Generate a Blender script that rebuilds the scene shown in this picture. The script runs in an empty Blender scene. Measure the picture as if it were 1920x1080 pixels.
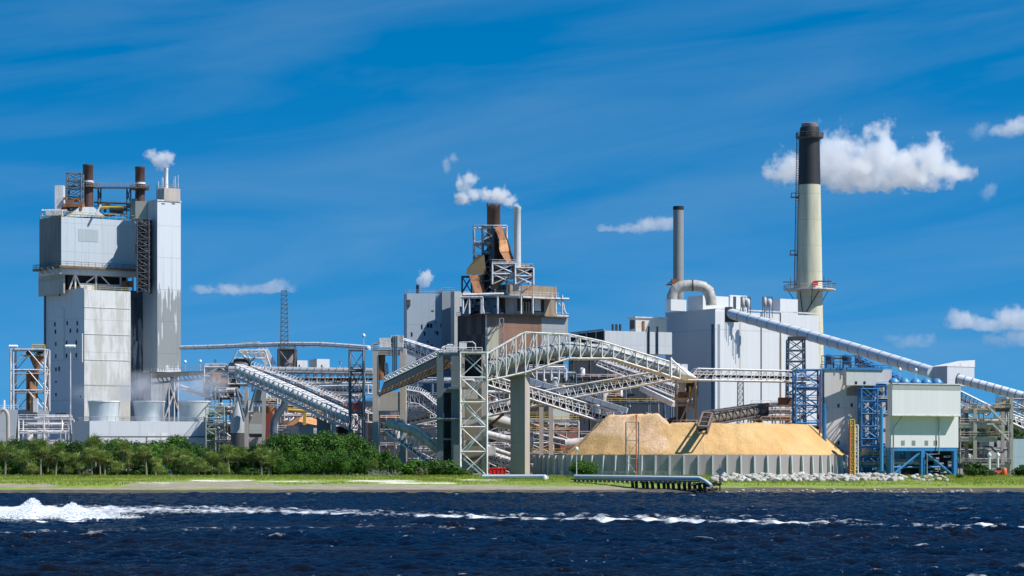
import bpy, math, random
import numpy as np
from mathutils import Vector
R = math.radians
PI = math.pi
# ------------------------------------------------------------------ camera, sky, sun, exposure
F, HY, CH = 4516.0, 865.0, 6.0            # focal length in photo pixels, horizon row, camera height in metres
scene = bpy.context.scene
cd = bpy.data.cameras.new('camera'); cam = bpy.data.objects.new('camera', cd); scene.collection.objects.link(cam)
cam.location = (0, 0, CH); cam.rotation_euler = (R(90), 0, 0)
cd.sensor_width = 36; cd.lens = 36 * F / 1920; cd.shift_y = (HY - 540) / 1920; cd.clip_start = 1; cd.clip_end = 40000
scene.camera = cam
SUN_EL, SUN_AZ = 50.0, 69.0               # azimuth measured from the camera-ward direction (-y) towards +x
sv = Vector((math.sin(R(SUN_AZ)) * math.cos(R(SUN_EL)), -math.cos(R(SUN_AZ)) * math.cos(R(SUN_EL)), math.sin(R(SUN_EL))))
sd = bpy.data.lights.new('sun', 'SUN'); sd.energy = 4.6; sd.angle = R(0.53); sd.color = (1, .965, .9)
sun = bpy.data.objects.new('sun', sd); scene.collection.objects.link(sun)
sun.rotation_euler = sv.to_track_quat('Z', 'Y').to_euler(); sun.location = (200, 100, 300)
w = bpy.data.worlds.new("World"); scene.world = w; w.use_nodes = True
wt = w.node_tree; wt.nodes.clear()
def wn(t, **k):
    n = wt.nodes.new(t)
    for a, b in k.items(): setattr(n, a, b)
    return n
tc = wn('ShaderNodeTexCoord'); mp = wn('ShaderNodeVectorMath', operation='MULTIPLY_ADD')
mp.inputs[1].default_value = (1, 1, 1.2); mp.inputs[2].default_value = (0, 0, .19)
nm = wn('ShaderNodeVectorMath', operation='NORMALIZE')
sky = wn('ShaderNodeTexSky', sky_type='NISHITA', sun_disc=False, sun_elevation=R(SUN_EL), sun_rotation=math.atan2(sv.x, sv.y), air_density=1.0, dust_density=.25, ozone_density=3.0)
hs = wn('ShaderNodeHueSaturation'); hs.inputs['Hue'].default_value = .496; hs.inputs['Saturation'].default_value = 1.5; hs.inputs['Value'].default_value = 1.02
bg = wn('ShaderNodeBackground'); bg.inputs[1].default_value = .1
wo = wn('ShaderNodeOutputWorld')
# thin cirrus: a pale veil in streaks
cm = wn('ShaderNodeVectorMath', operation='MULTIPLY'); cm.inputs[1].default_value = (5.0, 5.0, 34)
cr = wn('ShaderNodeVectorRotate', rotation_type='Y_AXIS'); cr.inputs['Angle'].default_value = R(7)
cn = wn('ShaderNodeTexNoise'); cn.inputs['Scale'].default_value = 1.0; cn.inputs['Detail'].default_value = 5; cn.inputs['Roughness'].default_value = .52; cn.inputs['Distortion'].default_value = .5
cmr = wn('ShaderNodeMapRange'); cmr.inputs[1].default_value = .42; cmr.inputs[2].default_value = .85; cmr.inputs[3].default_value = 0; cmr.inputs[4].default_value = .26
mx = wn('ShaderNodeMix', data_type='RGBA'); mx.inputs['B'].default_value = (2.6, 3.9, 5.2, 1)
L = wt.links.new
L(tc.outputs['Generated'], mp.inputs[0]); L(mp.outputs[0], nm.inputs[0]); L(nm.outputs[0], sky.inputs[0]); L(sky.outputs[0], hs.inputs['Color'])
L(tc.outputs['Generated'], cr.inputs['Vector']); L(cr.outputs[0], cm.inputs[0]); L(cm.outputs[0], cn.inputs['Vector']); L(cn.outputs[0], cmr.inputs[0])
L(cmr.outputs[0], mx.inputs['Factor']); L(hs.outputs[0], mx.inputs['A']); L(mx.outputs['Result'], bg.inputs[0]); L(bg.outputs[0], wo.inputs[0])
scene.view_settings.view_transform = 'Standard'; scene.view_settings.look = 'None'
scene.view_settings.exposure = 0.38; scene.view_settings.gamma = 1
scene.cycles.max_bounces = 6; scene.cycles.volume_bounces = 5; scene.cycles.transparent_max_bounces = 16
scene.cycles.volume_max_steps = 256; scene.cycles.volume_step_rate = 1.0
scene.cycles.caustics_reflective = False; scene.cycles.caustics_refractive = False
scene.cycles.use_adaptive_sampling = True; scene.cycles.adaptive_threshold = .02

# ------------------------------------------------------------------ helpers
G = 2.6                                    # level of the mill yard above the water
def P(px, py, Y): return Vector(((px - 960) * Y / F, Y, CH + (HY - py) * Y / F))
def X(px, Y): return (px - 960) * Y / F
def Z(py, Y): return CH + (HY - py) * Y / F
org = {}
class MB:
    def __init__(s): s.v = []; s.f = []
    def prism(s, pts, z0, z1, pts2=None):
        b = len(s.v); n = len(pts); pts2 = pts2 or pts
        s.v += [(p[0], p[1], z0) for p in pts] + [(p[0], p[1], z1) for p in pts2]
        s.f += [tuple(b + i for i in reversed(range(n))), tuple(b + n + i for i in range(n))]
        for i in range(n): j = (i + 1) % n; s.f.append((b + i, b + j, b + n + j, b + n + i))
        return s
    def hexa(s, p):                        # eight points: bottom ring 0-3, top ring 4-7
        b = len(s.v); s.v += [tuple(q) for q in p]
        s.f += [tuple(b + i for i in q) for q in ((3, 2, 1, 0), (4, 5, 6, 7), (0, 1, 5, 4), (1, 2, 6, 5), (2, 3, 7, 6), (3, 0, 4, 7))]
        return s
    def box(s, c, d, rz=0):
        a, b_ = math.cos(rz), math.sin(rz); hx, hy, hz = d[0] / 2, d[1] / 2, d[2] / 2
        pts = [(c[0] + x * a - y * b_, c[1] + x * b_ + y * a) for x, y in ((-hx, -hy), (hx, -hy), (hx, hy), (-hx, hy))]
        return s.prism(pts, c[2] - hz, c[2] + hz)
    def bar(s, p, q, w_, h=None):
        p = Vector(p); q = Vector(q); d = q - p
        if d.length < 1e-4: return s
        d.normalize(); up = Vector((0, 0, 1)) if abs(d.z) < .95 else Vector((0, 1, 0))
        a = d.cross(up).normalized() * w_ / 2; c = a.cross(d).normalized() * (h or w_) / 2
        if h is None and w_ < .7: a, c = (a + c) * .64, (c - a) * .64   # thin members turned on edge like angle iron, so faces catch the sun
        b = len(s.v)
        for e in (p, q): s.v += [tuple(e - a - c), tuple(e + a - c), tuple(e + a + c), tuple(e - a + c)]
        s.f += [tuple(b + i for i in k) for k in ((0, 1, 2, 3), (7, 6, 5, 4), (0, 4, 5, 1), (1, 5, 6, 2), (2, 6, 7, 3), (3, 7, 4, 0))]
        return s
    def pipe(s, pts, r, n=10, caps=True):
        pts = [Vector(p) for p in pts]; m = len(pts); b = len(s.v); rr = r if isinstance(r, (list, tuple)) else [r] * m
        a0 = None
        for i, p in enumerate(pts):
            d = (pts[min(i + 1, m - 1)] - pts[max(i - 1, 0)]).normalized()
            if a0 is None:
                up = Vector((0, 0, 1)) if abs(d.z) < .9 else Vector((1, 0, 0)); a0 = d.cross(up).normalized()
            a0 = (a0 - d * a0.dot(d)).normalized(); c = d.cross(a0)
            for k in range(n):
                t = 2 * PI * k / n; s.v.append(tuple(p + (a0 * math.cos(t) + c * math.sin(t)) * rr[i]))
        for i in range(m - 1):
            for k in range(n):
                j = (k + 1) % n; s.f.append((b + i * n + k, b + i * n + j, b + (i + 1) * n + j, b + (i + 1) * n + k))
        if caps: s.f += [tuple(b + k for k in reversed(range(n))), tuple(b + (m - 1) * n + k for k in range(n))]
        return s
    def lathe(s, cx, cy, prof, n=24, cap=True):
        b = len(s.v)
        for r, z in prof:
            for k in range(n): t = 2 * PI * k / n; s.v.append((cx + r * math.cos(t), cy + r * math.sin(t), z))
        m = len(prof)
        for i in range(m - 1):
            for k in range(n):
                j = (k + 1) % n; s.f.append((b + i * n + k, b + i * n + j, b + (i + 1) * n + j, b + (i + 1) * n + k))
        if cap: s.f += [tuple(b + k for k in reversed(range(n))), tuple(b + (m - 1) * n + k for k in range(n))]
        return s
    def rail(s, p, q, h=1.1, w_=.09, step=2.2):
        p = Vector(p); q = Vector(q); n = max(1, int((q - p).length / step)); u = Vector((0, 0, h))
        s.bar(p + u, q + u, w_); s.bar(p + u * .5, q + u * .5, w_ * .8)
        for i in range(n + 1): a = p.lerp(q, i / n); s.bar(a, a + u, w_)
        return s
    def ring_rail(s, cx, cy, z, r, h=1.1, w_=.09, n=12, a0=0, a1=2 * PI):
        pts = [(cx + r * math.cos(a0 + (a1 - a0) * k / n), cy + r * math.sin(a0 + (a1 - a0) * k / n), z) for k in range(n + 1)]
        for a, b in zip(pts, pts[1:]): s.rail(a, b, h, w_, 9)
        return s
    def ladder(s, p, q, w_=.6, t=.08, cage=False):
        p = Vector(p); q = Vector(q); a = Vector((w_ / 2, 0, 0))
        s.bar(p - a, q - a, t); s.bar(p + a, q + a, t)
        n = int((q - p).length / .8)
        for i in range(n): c = p.lerp(q, (i + .5) / n); s.bar(c - a, c + a, t * .8)
        return s
    def build(s, name, mat, parent=None, smooth=False):
        me = bpy.data.meshes.new(name); o0 = org.get(parent, Vector((0, 0, 0))) if parent else Vector((0, 0, 0))
        if not parent and s.v:
            A = np.array(s.v); o0 = Vector(((A[:, 0].min() + A[:, 0].max()) / 2, (A[:, 1].min() + A[:, 1].max()) / 2, A[:, 2].min()))
        me.from_pydata([(x - o0[0], y - o0[1], z - o0[2]) for x, y, z in s.v], [], s.f); me.validate(); me.update()
        if smooth:
            me.polygons.foreach_set('use_smooth', [len(p.vertices) <= 4 for p in me.polygons])
            if hasattr(me, 'set_sharp_from_angle'): me.set_sharp_from_angle(angle=R(50))
        me.materials.append(mat)
        o = bpy.data.objects.new(name, me); scene.collection.objects.link(o)
        if parent: o.parent = parent; org[o] = o0
        else: o.location = o0; org[o] = o0
        return o
def tag(o, label, cat, group=None, kind=None):
    if label: o['label'] = label
    if cat: o['category'] = cat
    if group: o['group'] = group
    if kind: o['kind'] = kind
    return o
def thing(name, label, cat, loc, group=None):
    o = bpy.data.objects.new(name, None); scene.collection.objects.link(o); o.location = loc; o.empty_display_size = 1
    org[o] = Vector(loc); return tag(o, label, cat, group)
def lab(o, t): o['label'] = t; return o
def copy_tree(o, parent=None):
    c = o.copy(); scene.collection.objects.link(c)
    if parent: c.parent = parent
    for ch in o.children: copy_tree(ch, c)
    return c
class Blk:                                 # a rectangular building set by three wall edges, turned by al degrees
    def __init__(s, xl, xc, xr, yt, Y, al=35, yb=None, zb=None):
        a = R(al); s.Y = Y; s.al = a; s.C = Vector((X(xc, Y), Y)); s.R = Vector((math.cos(a), math.sin(a))); s.L = Vector((-math.sin(a), math.cos(a)))
        k = (xr - 960) / F; s.lr = (k * Y - s.C.x) / (s.R.x - k * s.R.y)
        k = (xl - 960) / F; s.ll = (k * Y - s.C.x) / (s.L.x - k * s.L.y)
        if s.lr <= 0 or s.ll <= 0: print('BADBLK', xl, xc, xr, s.lr, s.ll)
        s.zt = Z(yt, Y); s.zb = zb if zb is not None else (Z(yb, Y) if yb is not None else G - .3)
    def pt(s, u, v): return s.C + s.R * u + s.L * v
    def foot(s, e=0): return [s.pt(-e, -e), s.pt(s.lr + e, -e), s.pt(s.lr + e, s.ll + e), s.pt(-e, s.ll + e)]
    def body(s, mb, e=0, z0=None, z1=None): return mb.prism(s.foot(e), s.zb if z0 is None else z0, s.zt if z1 is None else z1)
    def on(s, face, px):
        D = s.R if face == 'R' else s.L; k = (px - 960) / F
        return (k * s.Y - s.C.x) / (D.x - k * D.y)
    def wpt(s, face, px, py, out=0):
        t = s.on(face, px); D, N = (s.R, -s.L) if face == 'R' else (s.L, -s.R)
        p = s.C + D * t + N * out; q = s.C + D * t
        return Vector((p.x, p.y, Z(py, q.y)))
    def panel(s, mb, face, x0, y0, x1, y1, out=.06, inn=.1):
        t0, t1 = s.on(face, x0), s.on(face, x1); D, N = (s.R, -s.L) if face == 'R' else (s.L, -s.R)
        a = s.C + D * t0; b = s.C + D * t1; Ym = (a.y + b.y) / 2
        pts = [a + N * out, b + N * out, b - N * inn, a - N * inn]
        if face == 'L': pts = [a - N * inn, b - N * inn, b + N * out, a + N * out] if t0 < t1 else [b - N * inn, b + N * out, a + N * out, a - N * inn]
        A = sum(pts[i][0] * pts[(i + 1) % 4][1] - pts[(i + 1) % 4][0] * pts[i][1] for i in range(4))
        if A < 0: pts = pts[::-1]
        return mb.prism(pts, Z(y1, Ym), Z(y0, Ym))
    def root(s, name, label, cat, group=None): return thing(name, label, cat, (s.C.x, s.C.y, G), group)
    def edge_rail(s, mb, z=None, h=1.1, e=-.1):
        f = s.foot(e); z = s.zt if z is None else z
        for i in range(4): a, b = f[i], f[(i + 1) % 4]; mb.rail((a.x, a.y, z), (b.x, b.y, z), h)
        return mb

# ------------------------------------------------------------------ materials
class Mat:
    def __init__(s, name):
        s.m = bpy.data.materials.new(name); s.m.use_nodes = True; s.t = s.m.node_tree; s.t.nodes.clear()
        s.out = s.t.nodes.new('ShaderNodeOutputMaterial'); s.pos = s.n('ShaderNodeNewGeometry')
    def n(s, t, ins=None, **k):
        x = s.t.nodes.new(t)
        for a, b in k.items(): setattr(x, a, b)
        for i, v in (ins or {}).items(): s.put(x.inputs[i], v)
        return x
    def put(s, sock, v):
        if hasattr(v, 'is_linked') or isinstance(v, bpy.types.NodeSocket): s.t.links.new(v, sock)
        elif isinstance(v, (tuple, list)) and sock.type == 'RGBA' and len(v) == 3: sock.default_value = (*v, 1)
        else: sock.default_value = v
    def math(s, op, a, b=0, c=0, clamp=False): return s.n('ShaderNodeMath', {0: a, 1: b, 2: c}, operation=op, use_clamp=clamp).outputs[0]
    def vm(s, op, a, b=(0, 0, 0)):
        x = s.n('ShaderNodeVectorMath', {0: a, 1: b}, operation=op); return x.outputs[1] if op in ('DOT_PRODUCT', 'LENGTH') else x.outputs[0]
    def noise(s, vec, scale, detail=4, rough=.55, dist=0):
        return s.n('ShaderNodeTexNoise', {'Vector': vec, 'Scale': scale, 'Detail': detail, 'Roughness': rough, 'Distortion': dist}).outputs[0]
    def rng(s, v, a, b, c=0, d=1): return s.n('ShaderNodeMapRange', {0: v, 1: a, 2: b, 3: c, 4: d}).outputs[0]
    def mix(s, f, a, b, mode='MIX'):
        x = s.n('ShaderNodeMix', data_type='RGBA', blend_type=mode); s.put(x.inputs['Factor'], f); s.put(x.inputs['A'], a); s.put(x.inputs['B'], b); return x.outputs['Result']
    def ramp(s, f, stops, const=False):
        x = s.n('ShaderNodeValToRGB', {0: f}); e = x.color_ramp.elements
        if const: x.color_ramp.interpolation = 'CONSTANT'
        while len(e) < len(stops): e.new(.5)
        for i, (p, c) in enumerate(stops): e[i].position = p; e[i].color = (*c, 1) if len(c) == 3 else c
        return x.outputs[0]
    def xyz(s, v): x = s.n('ShaderNodeSeparateXYZ', {0: v}); return x.outputs
    def comb(s, x, y, z): return s.n('ShaderNodeCombineXYZ', {0: x, 1: y, 2: z}).outputs[0]
    def u(s):                              # distance along a vertical wall
        return s.vm('DOT_PRODUCT', s.pos.outputs['Position'], s.vm('CROSS_PRODUCT', s.pos.outputs['True Normal'], (0, 0, 1)))
    def bsdf(s, col, rough=.6, metal=0, bump=None, bs=.3, bd=.05, **k):
        b = s.n('ShaderNodeBsdfPrincipled', {'Base Color': col, 'Roughness': rough, 'Metallic': metal, **k})
        if bump is not None: s.put(b.inputs['Normal'], s.n('ShaderNodeBump', {'Height': bump, 'Strength': bs, 'Distance': bd}).outputs[0])
        s.t.links.new(b.outputs[0], s.out.inputs[0]); return s.m
def plain(name, c, rough=.6, metal=0, var=.25, scale=.35, dirt=None, damt=.3):
    m = Mat(name); p = m.pos.outputs['Position']
    col = m.mix(m.rng(m.noise(p, scale, 5), .3, .7, 0, var), c, tuple(x * .55 for x in c))
    if dirt: col = m.mix(m.rng(m.noise(m.vm('MULTIPLY', p, (1, 1, .35)), .9, 5, .65), .5, .62, 0, damt), col, dirt)
    return m.bsdf(col, rough, metal)
def clad(name, c, stain=(.25, .2, .15), amt=.35, seam=2.4, hseam=7.0, rib=.45, dark=.84, lo=.5, hi=.78, rough=.5, zs=.05, us=.8, var=.12, low=0):
    m = Mat(name); p = m.pos.outputs['Position']; u = m.u(); z = m.xyz(p)[2]
    tone = m.noise(m.comb(m.math('FLOOR', m.math('DIVIDE', u, seam)), m.math('FLOOR', m.math('DIVIDE', z, hseam)), 0), 3.7, 0)
    col = m.mix(m.rng(tone, .3, .7, 0, var), c, tuple(x * .72 for x in c))
    st = m.noise(m.comb(m.math('MULTIPLY', u, us), m.math('MULTIPLY', z, zs), m.math('MULTIPLY', u, .01)), 1.0, 5, .65)
    big = m.noise(p, .06, 3)
    f = m.math('MULTIPLY', m.rng(st, lo, hi), m.rng(big, .35, .62, .15, 1))
    col = m.mix(m.math('MULTIPLY', f, amt), col, stain)
    s1 = m.math('LESS_THAN', m.math('FRACT', m.math('DIVIDE', u, seam)), .09)
    s2 = m.math('LESS_THAN', m.math('FRACT', m.math('DIVIDE', z, hseam)), .028)
    sm = m.math('MAXIMUM', m.math('MULTIPLY', s1, .55), s2)
    col = m.mix(m.math('MULTIPLY', sm, 1 - dark), col, (.05, .055, .06))
    ribs = m.math('PINGPONG', u, rib / 2)
    return m.bsdf(col, rough, 0, m.math('MULTIPLY', ribs, 1 / rib), .35, .08)
def peel(name, c, under, z0, z1, lean=0, us=.5, zs=.12, hard=.03, soft=.2, base=.5, ramp_=3):
    m = Mat(name); p = m.pos.outputs['Position']; u = m.u(); z = m.xyz(p)[2]
    a = m.noise(m.comb(m.math('MULTIPLY', u, us), m.math('MULTIPLY', z, zs), 3.1), 1.0, 6, .62)
    b = m.noise(m.comb(m.math('MULTIPLY', u, 2.2), m.math('MULTIPLY', z, .22), 1.7), 1.0, 3, .6)
    h = m.math('ADD', m.math('MULTIPLY', a, .75), m.math('MULTIPLY', b, .25))
    k = m.math('ADD', m.rng(z, z0, z0 + 6, 0, 1), m.rng(z, z1 - ramp_, z1, 0, -1))
    f = m.rng(m.math('ADD', h, m.math('MULTIPLY', m.math('SUBTRACT', k, .5), soft)), base, base + hard)
    col = m.mix(f, c, under)
    st = m.noise(m.comb(m.math('MULTIPLY', u, 1.1), m.math('MULTIPLY', z, .03), 9), 1.0, 4)
    col = m.mix(m.rng(st, .5, .75, 0, .35), col, tuple(x * .7 for x in under))
    s1 = m.math('LESS_THAN', m.math('FRACT', m.math('DIVIDE', z, 9.5)), .018)
    col = m.mix(m.math('MULTIPLY', s1, .3), col, (.1, .1, .1))
    return m.bsdf(col, .6, 0, f, .25, .05)
def patch(name, cols, pw=2.6, ph=9, rust=(.16, .06, .03), ra=.6, seed=0):
    m = Mat(name); p = m.pos.outputs['Position']; u = m.u(); z = m.xyz(p)[2]
    w_ = m.n('ShaderNodeTexWhiteNoise', {'Vector': m.comb(m.math('FLOOR', m.math('DIVIDE', u, pw)), m.math('FLOOR', m.math('DIVIDE', m.math('ADD', z, seed), ph)), seed)}, noise_dimensions='3D').outputs[0]
    n_ = len(cols); col = m.ramp(w_, [(i / n_, c) for i, c in enumerate(cols)], True)
    st = m.noise(m.comb(m.math('MULTIPLY', u, .9), m.math('MULTIPLY', z, .07), 0), 1.0, 5, .6)
    col = m.mix(m.rng(st, .42, .68, 0, ra), col, rust)
    s2 = m.math('LESS_THAN', m.math('FRACT', m.math('DIVIDE', u, pw)), .05)
    col = m.mix(m.math('MULTIPLY', s2, .3), col, (.05, .04, .035))
    return m.bsdf(col, .7, 0, m.math('PINGPONG', u, .22), .4, .06)
def tube_mat(name, c, dirt, amt=.4):
    m = Mat(name); p = m.pos.outputs['Position']
    a = m.noise(m.vm('MULTIPLY', p, (.8, .8, .12)), 1.0, 5, .6)
    return m.bsdf(m.mix(m.rng(a, .42, .7, 0, amt), c, dirt), .55)
white = plain('white_paint', (.78, .76, .765), .5, 0, .3, .3, (.3, .22, .16), .35)
wsteel = plain('weathered_white_steel', (.65, .635, .64), .5, 0, .4, .5, (.22, .14, .09), .5)
gsteel = plain('galvanised_steel', (.38, .38, .40), .45, .3, .4, .5, (.16, .11, .08), .4)
dsteel = plain('dark_steel', (.075, .08, .09), .6, .2, .4, .6, (.10, .05, .03), .5)
bsteel = plain('slate_blue_steel', (.10, .15, .20), .6, 0, .4, .6)
rust = plain('rusty_steel', (.33, .145, .065), .85, 0, .5, .5, (.09, .04, .025), .7)
rustlt = plain('orange_rust', (.66, .34, .16), .8, 0, .35, .4, (.28, .10, .04), .6)
brown = tube_mat('brown_stack_steel', (.085, .042, .034), (.13, .06, .03), .6)
conc = clad('concrete', (.52, .45, .395), (.16, .13, .10), .5, 40, 3.2, 40, .8, .45, .8)
concd = clad('grey_concrete', (.26, .245, .24), (.10, .09, .08), .5, 40, 2.6, 40, .8, .45, .8)
blue = plain('blue_paint', (.03, .20, .46), .45, 0, .3, .4, (.02, .05, .12), .3)
yellow = plain('yellow_paint', (.55, .38, .06), .6)
red = plain('red_paint', (.75, .02, .02), .5, 0, .15)
orange = plain('orange_paint', (.70, .12, .03), .5, 0, .15)
black = plain('dark_opening', (.012, .013, .015), .8)
glass = Mat('dark_glass').bsdf((.02, .03, .045), .12)
glass2 = Mat('blue_glass').bsdf((.03, .075, .14), .2)
belt = plain('rubber_belt', (.022, .02, .02), .85)
deckm = plain('rusty_deck', (.20, .13, .075), .8, 0, .5, .5, (.08, .05, .03), .6)
lamp_w = plain('white_lamp_head', (.85, .85, .85), .4, 0, .05)
def MBX(): return MB()
def each(name, mat, parent, L_, smooth=False):
    for mb in L_: mb.build(name, mat, parent, smooth)
def one(name, mb, mat, label, cat, group=None, kind=None, smooth=False): return tag(mb.build(name, mat, None, smooth), label, cat, group, kind)

# ------------------------------------------------------------------ shared structures
def resample(poly, n):
    poly = [Vector((a[0], a[1], 0)) for a in poly]; d = [0]
    for a, b in zip(poly, poly[1:]): d.append(d[-1] + (b - a).length)
    out = []
    for i in range(n + 1):
        t = d[-1] * i / n; k = 0
        while k < len(d) - 2 and d[k + 1] < t: k += 1
        out.append(poly[k].lerp(poly[k + 1], (t - d[k]) / max(1e-6, d[k + 1] - d[k])))
    return out
def conveyor(label, top, bot, Y0, Y1, wid=3.2, n=12, bar=.24, mat=None, tube=None, tmat=None, tfrac=.5, with_belt=True, rail=False, style='N', deck=True, group=None, dk=None, hoops=False, lattice_top=True, tside=.5, xs=None):
    mat = mat or white; tp, bt = resample(top, n), resample(bot, n)
    if xs: n = len(xs) - 1; tp = [Vector((x, float(np.interp(x, [q[0] for q in top], [q[1] for q in top])), 0)) for x in xs]; bt = [Vector((x, float(np.interp(x, [q[0] for q in bot], [q[1] for q in bot])), 0)) for x in xs]
    T, B = [], []
    for i in range(n + 1):
        Y = Y0 + (Y1 - Y0) * i / n; T.append(P(tp[i].x, tp[i].y, Y)); B.append(P(bt[i].x, bt[i].y, Y))
    d = (B[-1] - B[0]); d.z = 0; d.normalize(); pn = Vector((-d.y, d.x, 0))
    if pn.y < 0: pn = -pn
    off = pn * wid; r = thing('conveyor_gallery', label, 'conveyor', (B[0].x, B[0].y, B[0].z), group)
    m = MB()
    for o in (Vector((0, 0, 0)), off):
        for i in range(n):
            m.bar(T[i] + o, T[i + 1] + o, bar * 1.25); m.bar(B[i] + o, B[i + 1] + o, bar * 1.5)
            if o.length > 0 and not tube: continue
            if style == 'N': m.bar(B[i] + o, T[i + 1] + o, bar * .8)
            elif style == 'Z': m.bar(T[i] + o, B[i + 1] + o, bar * .8)
            elif style == 'W':
                mid = (T[i] + T[i + 1]) / 2; m.bar(B[i] + o, mid + o, bar * .8); m.bar(mid + o, B[i + 1] + o, bar * .8)
        for i in range(n + 1):
            if style != 'W' or i in (0, n): m.bar(B[i] + o, T[i] + o, bar)
    for i in range(n + 1):
        m.bar(B[i], B[i] + off, bar * .8)
        if lattice_top:
            m.bar(T[i], T[i] + off, bar * .8)
            if i < n and (tube or hoops): m.bar(T[i] + (off if i % 2 else off * 0), T[i + 1] + (off * 0 if i % 2 else off), bar * .6)
    m.build('truss_frame', mat, r)
    if tube:
        m = MB(); pts = [B[i].lerp(T[i], tfrac) + off * tside for i in range(n + 1)]
        m.pipe(pts, tube, 16); c = m.build('tube_cover', tmat or white, r, True)
        m = MB()
        for i in range(2 * n):
            a = i / 2; k = int(a); p = pts[k].lerp(pts[min(k + 1, n)], a - k); q = pts[k].lerp(pts[min(k + 1, n)], a - k + .04) if k < n else p
            m.pipe([p, q], tube * 1.05, 16)
        m.build('band', gsteel, c)
    if with_belt:
        m = MB()
        for i in range(n):
            for h, t in ((.42, .75), ):
                a, b = B[i].lerp(T[i], h) + off / 2, B[i + 1].lerp(T[i + 1], h) + off / 2; m.bar(a, b, wid * .55, t)
        m.build('belt', belt, r)
    if deck:
        m = MB()
        for i in range(n): m.bar(B[i] + off / 2 - Vector((0, 0, .05)), B[i + 1] + off / 2 - Vector((0, 0, .05)), wid * .96, .1)
        m.build('deck', dk or deckm, r)
    if rail:
        m = MB()
        for i in range(n):
            a = B[i].lerp(T[i], .5); b = B[i + 1].lerp(T[i + 1], .5); m.bar(a, b, bar * .6)
            a = B[i].lerp(T[i], .72); b = B[i + 1].lerp(T[i + 1], .72); m.bar(a, b, bar * .4)
        m.build('handrail', mat, r)
    if hoops:
        m = MB()
        for i in range(n * 2 + 1):
            a = min(i / 2, n - .001); k = int(a); c = B[k].lerp(T[k], .9).lerp(B[k + 1].lerp(T[k + 1], .9), a - k)
            q = [c + off * (.5 - .5 * math.cos(PI * j / 6)) + Vector((0, 0, 1.4 * math.sin(PI * j / 6))) for j in range(7)]
            for e, f_ in zip(q, q[1:]): m.bar(e, f_, bar * .45)
        m.build('hoop', mat, r)
    return r
def lattice(label, x0, x1, yt, Y, depth=None, n=5, bar=.3, mat=None, yb=None, plats=(), taper=0, name='steel_tower', cat='tower', group=None, brace='X', rails=True, stairs=False, al=0):
    mat = mat or gsteel; a0, b0 = P(x0, yt, Y), P(x1, yt, Y); wd = b0.x - a0.x; dp = depth or wd
    z0 = G - .2 if yb is None else Z(yb, Y); zt = a0.z; c = Vector(((a0.x + b0.x) / 2, Y + dp / 2, 0))
    r = thing(name, label, cat, (c.x, c.y, z0), group)
    def cor(k, z):
        s_ = 1 + taper * (zt - z) / (zt - z0); sx, sy = ((-1, -1), (1, -1), (1, 1), (-1, 1))[k % 4]
        x, y = sx * wd / 2 * s_, sy * dp / 2 * s_; ca, sa = math.cos(al), math.sin(al)
        return Vector((c.x + x * ca - y * sa, c.y + x * sa + y * ca, z))
    for k in range(4): MB().bar(cor(k, z0), cor(k, zt), bar * 1.2).build('leg', mat, r)
    m = MB()
    for i in range(n):
        za, zb_ = z0 + (zt - z0) * i / n, z0 + (zt - z0) * (i + 1) / n
        for k in range(4):
            m.bar(cor(k, zb_), cor(k + 1, zb_), bar * .9)
            if brace == 'X': m.bar(cor(k, za), cor(k + 1, zb_), bar * .65); m.bar(cor(k + 1, za), cor(k, zb_), bar * .65)
            elif brace == 'Z': m.bar(cor(k + (i % 2), za), cor(k + 1 - (i % 2), zb_), bar * .65)
            elif brace == 'K': mid = (cor(k, zb_) + cor(k + 1, zb_)) / 2; m.bar(cor(k, za), mid, bar * .65); m.bar(cor(k + 1, za), mid, bar * .65)
    m.build('bracing', mat, r)
    for py in plats:
        z = Z(py, Y); pp = [cor(k, z) for k in range(4)]
        pl = MB().prism([p.xy for p in pp], z - .12, z + .12).build('platform', mat, r)
        if rails:
            m = MB()
            for k in range(4): m.rail(pp[k] + Vector((0, 0, .12)), pp[(k + 1) % 4] + Vector((0, 0, .12)))
            m.build('handrail', mat, pl)
    if stairs:
        m = MB(); nn = max(2, int((zt - z0) / 3.2))
        for i in range(nn):
            za, zb_ = z0 + (zt - z0) * i / nn, z0 + (zt - z0) * (i + 1) / nn
            p, q = (cor(0, za), cor(1, zb_)) if i % 2 == 0 else (cor(1, za), cor(0, zb_))
            p, q = p.lerp(q, .1), p.lerp(q, .9); yy = Vector((0, dp * (.3 if i % 2 else .55), 0))
            m.bar(p + yy, q + yy, .9, .22); m.bar(p + yy + Vector((0, -.4, 1)), q + yy + Vector((0, -.4, 1)), .08)
        m.build('stair', mat, r)
    return r
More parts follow.
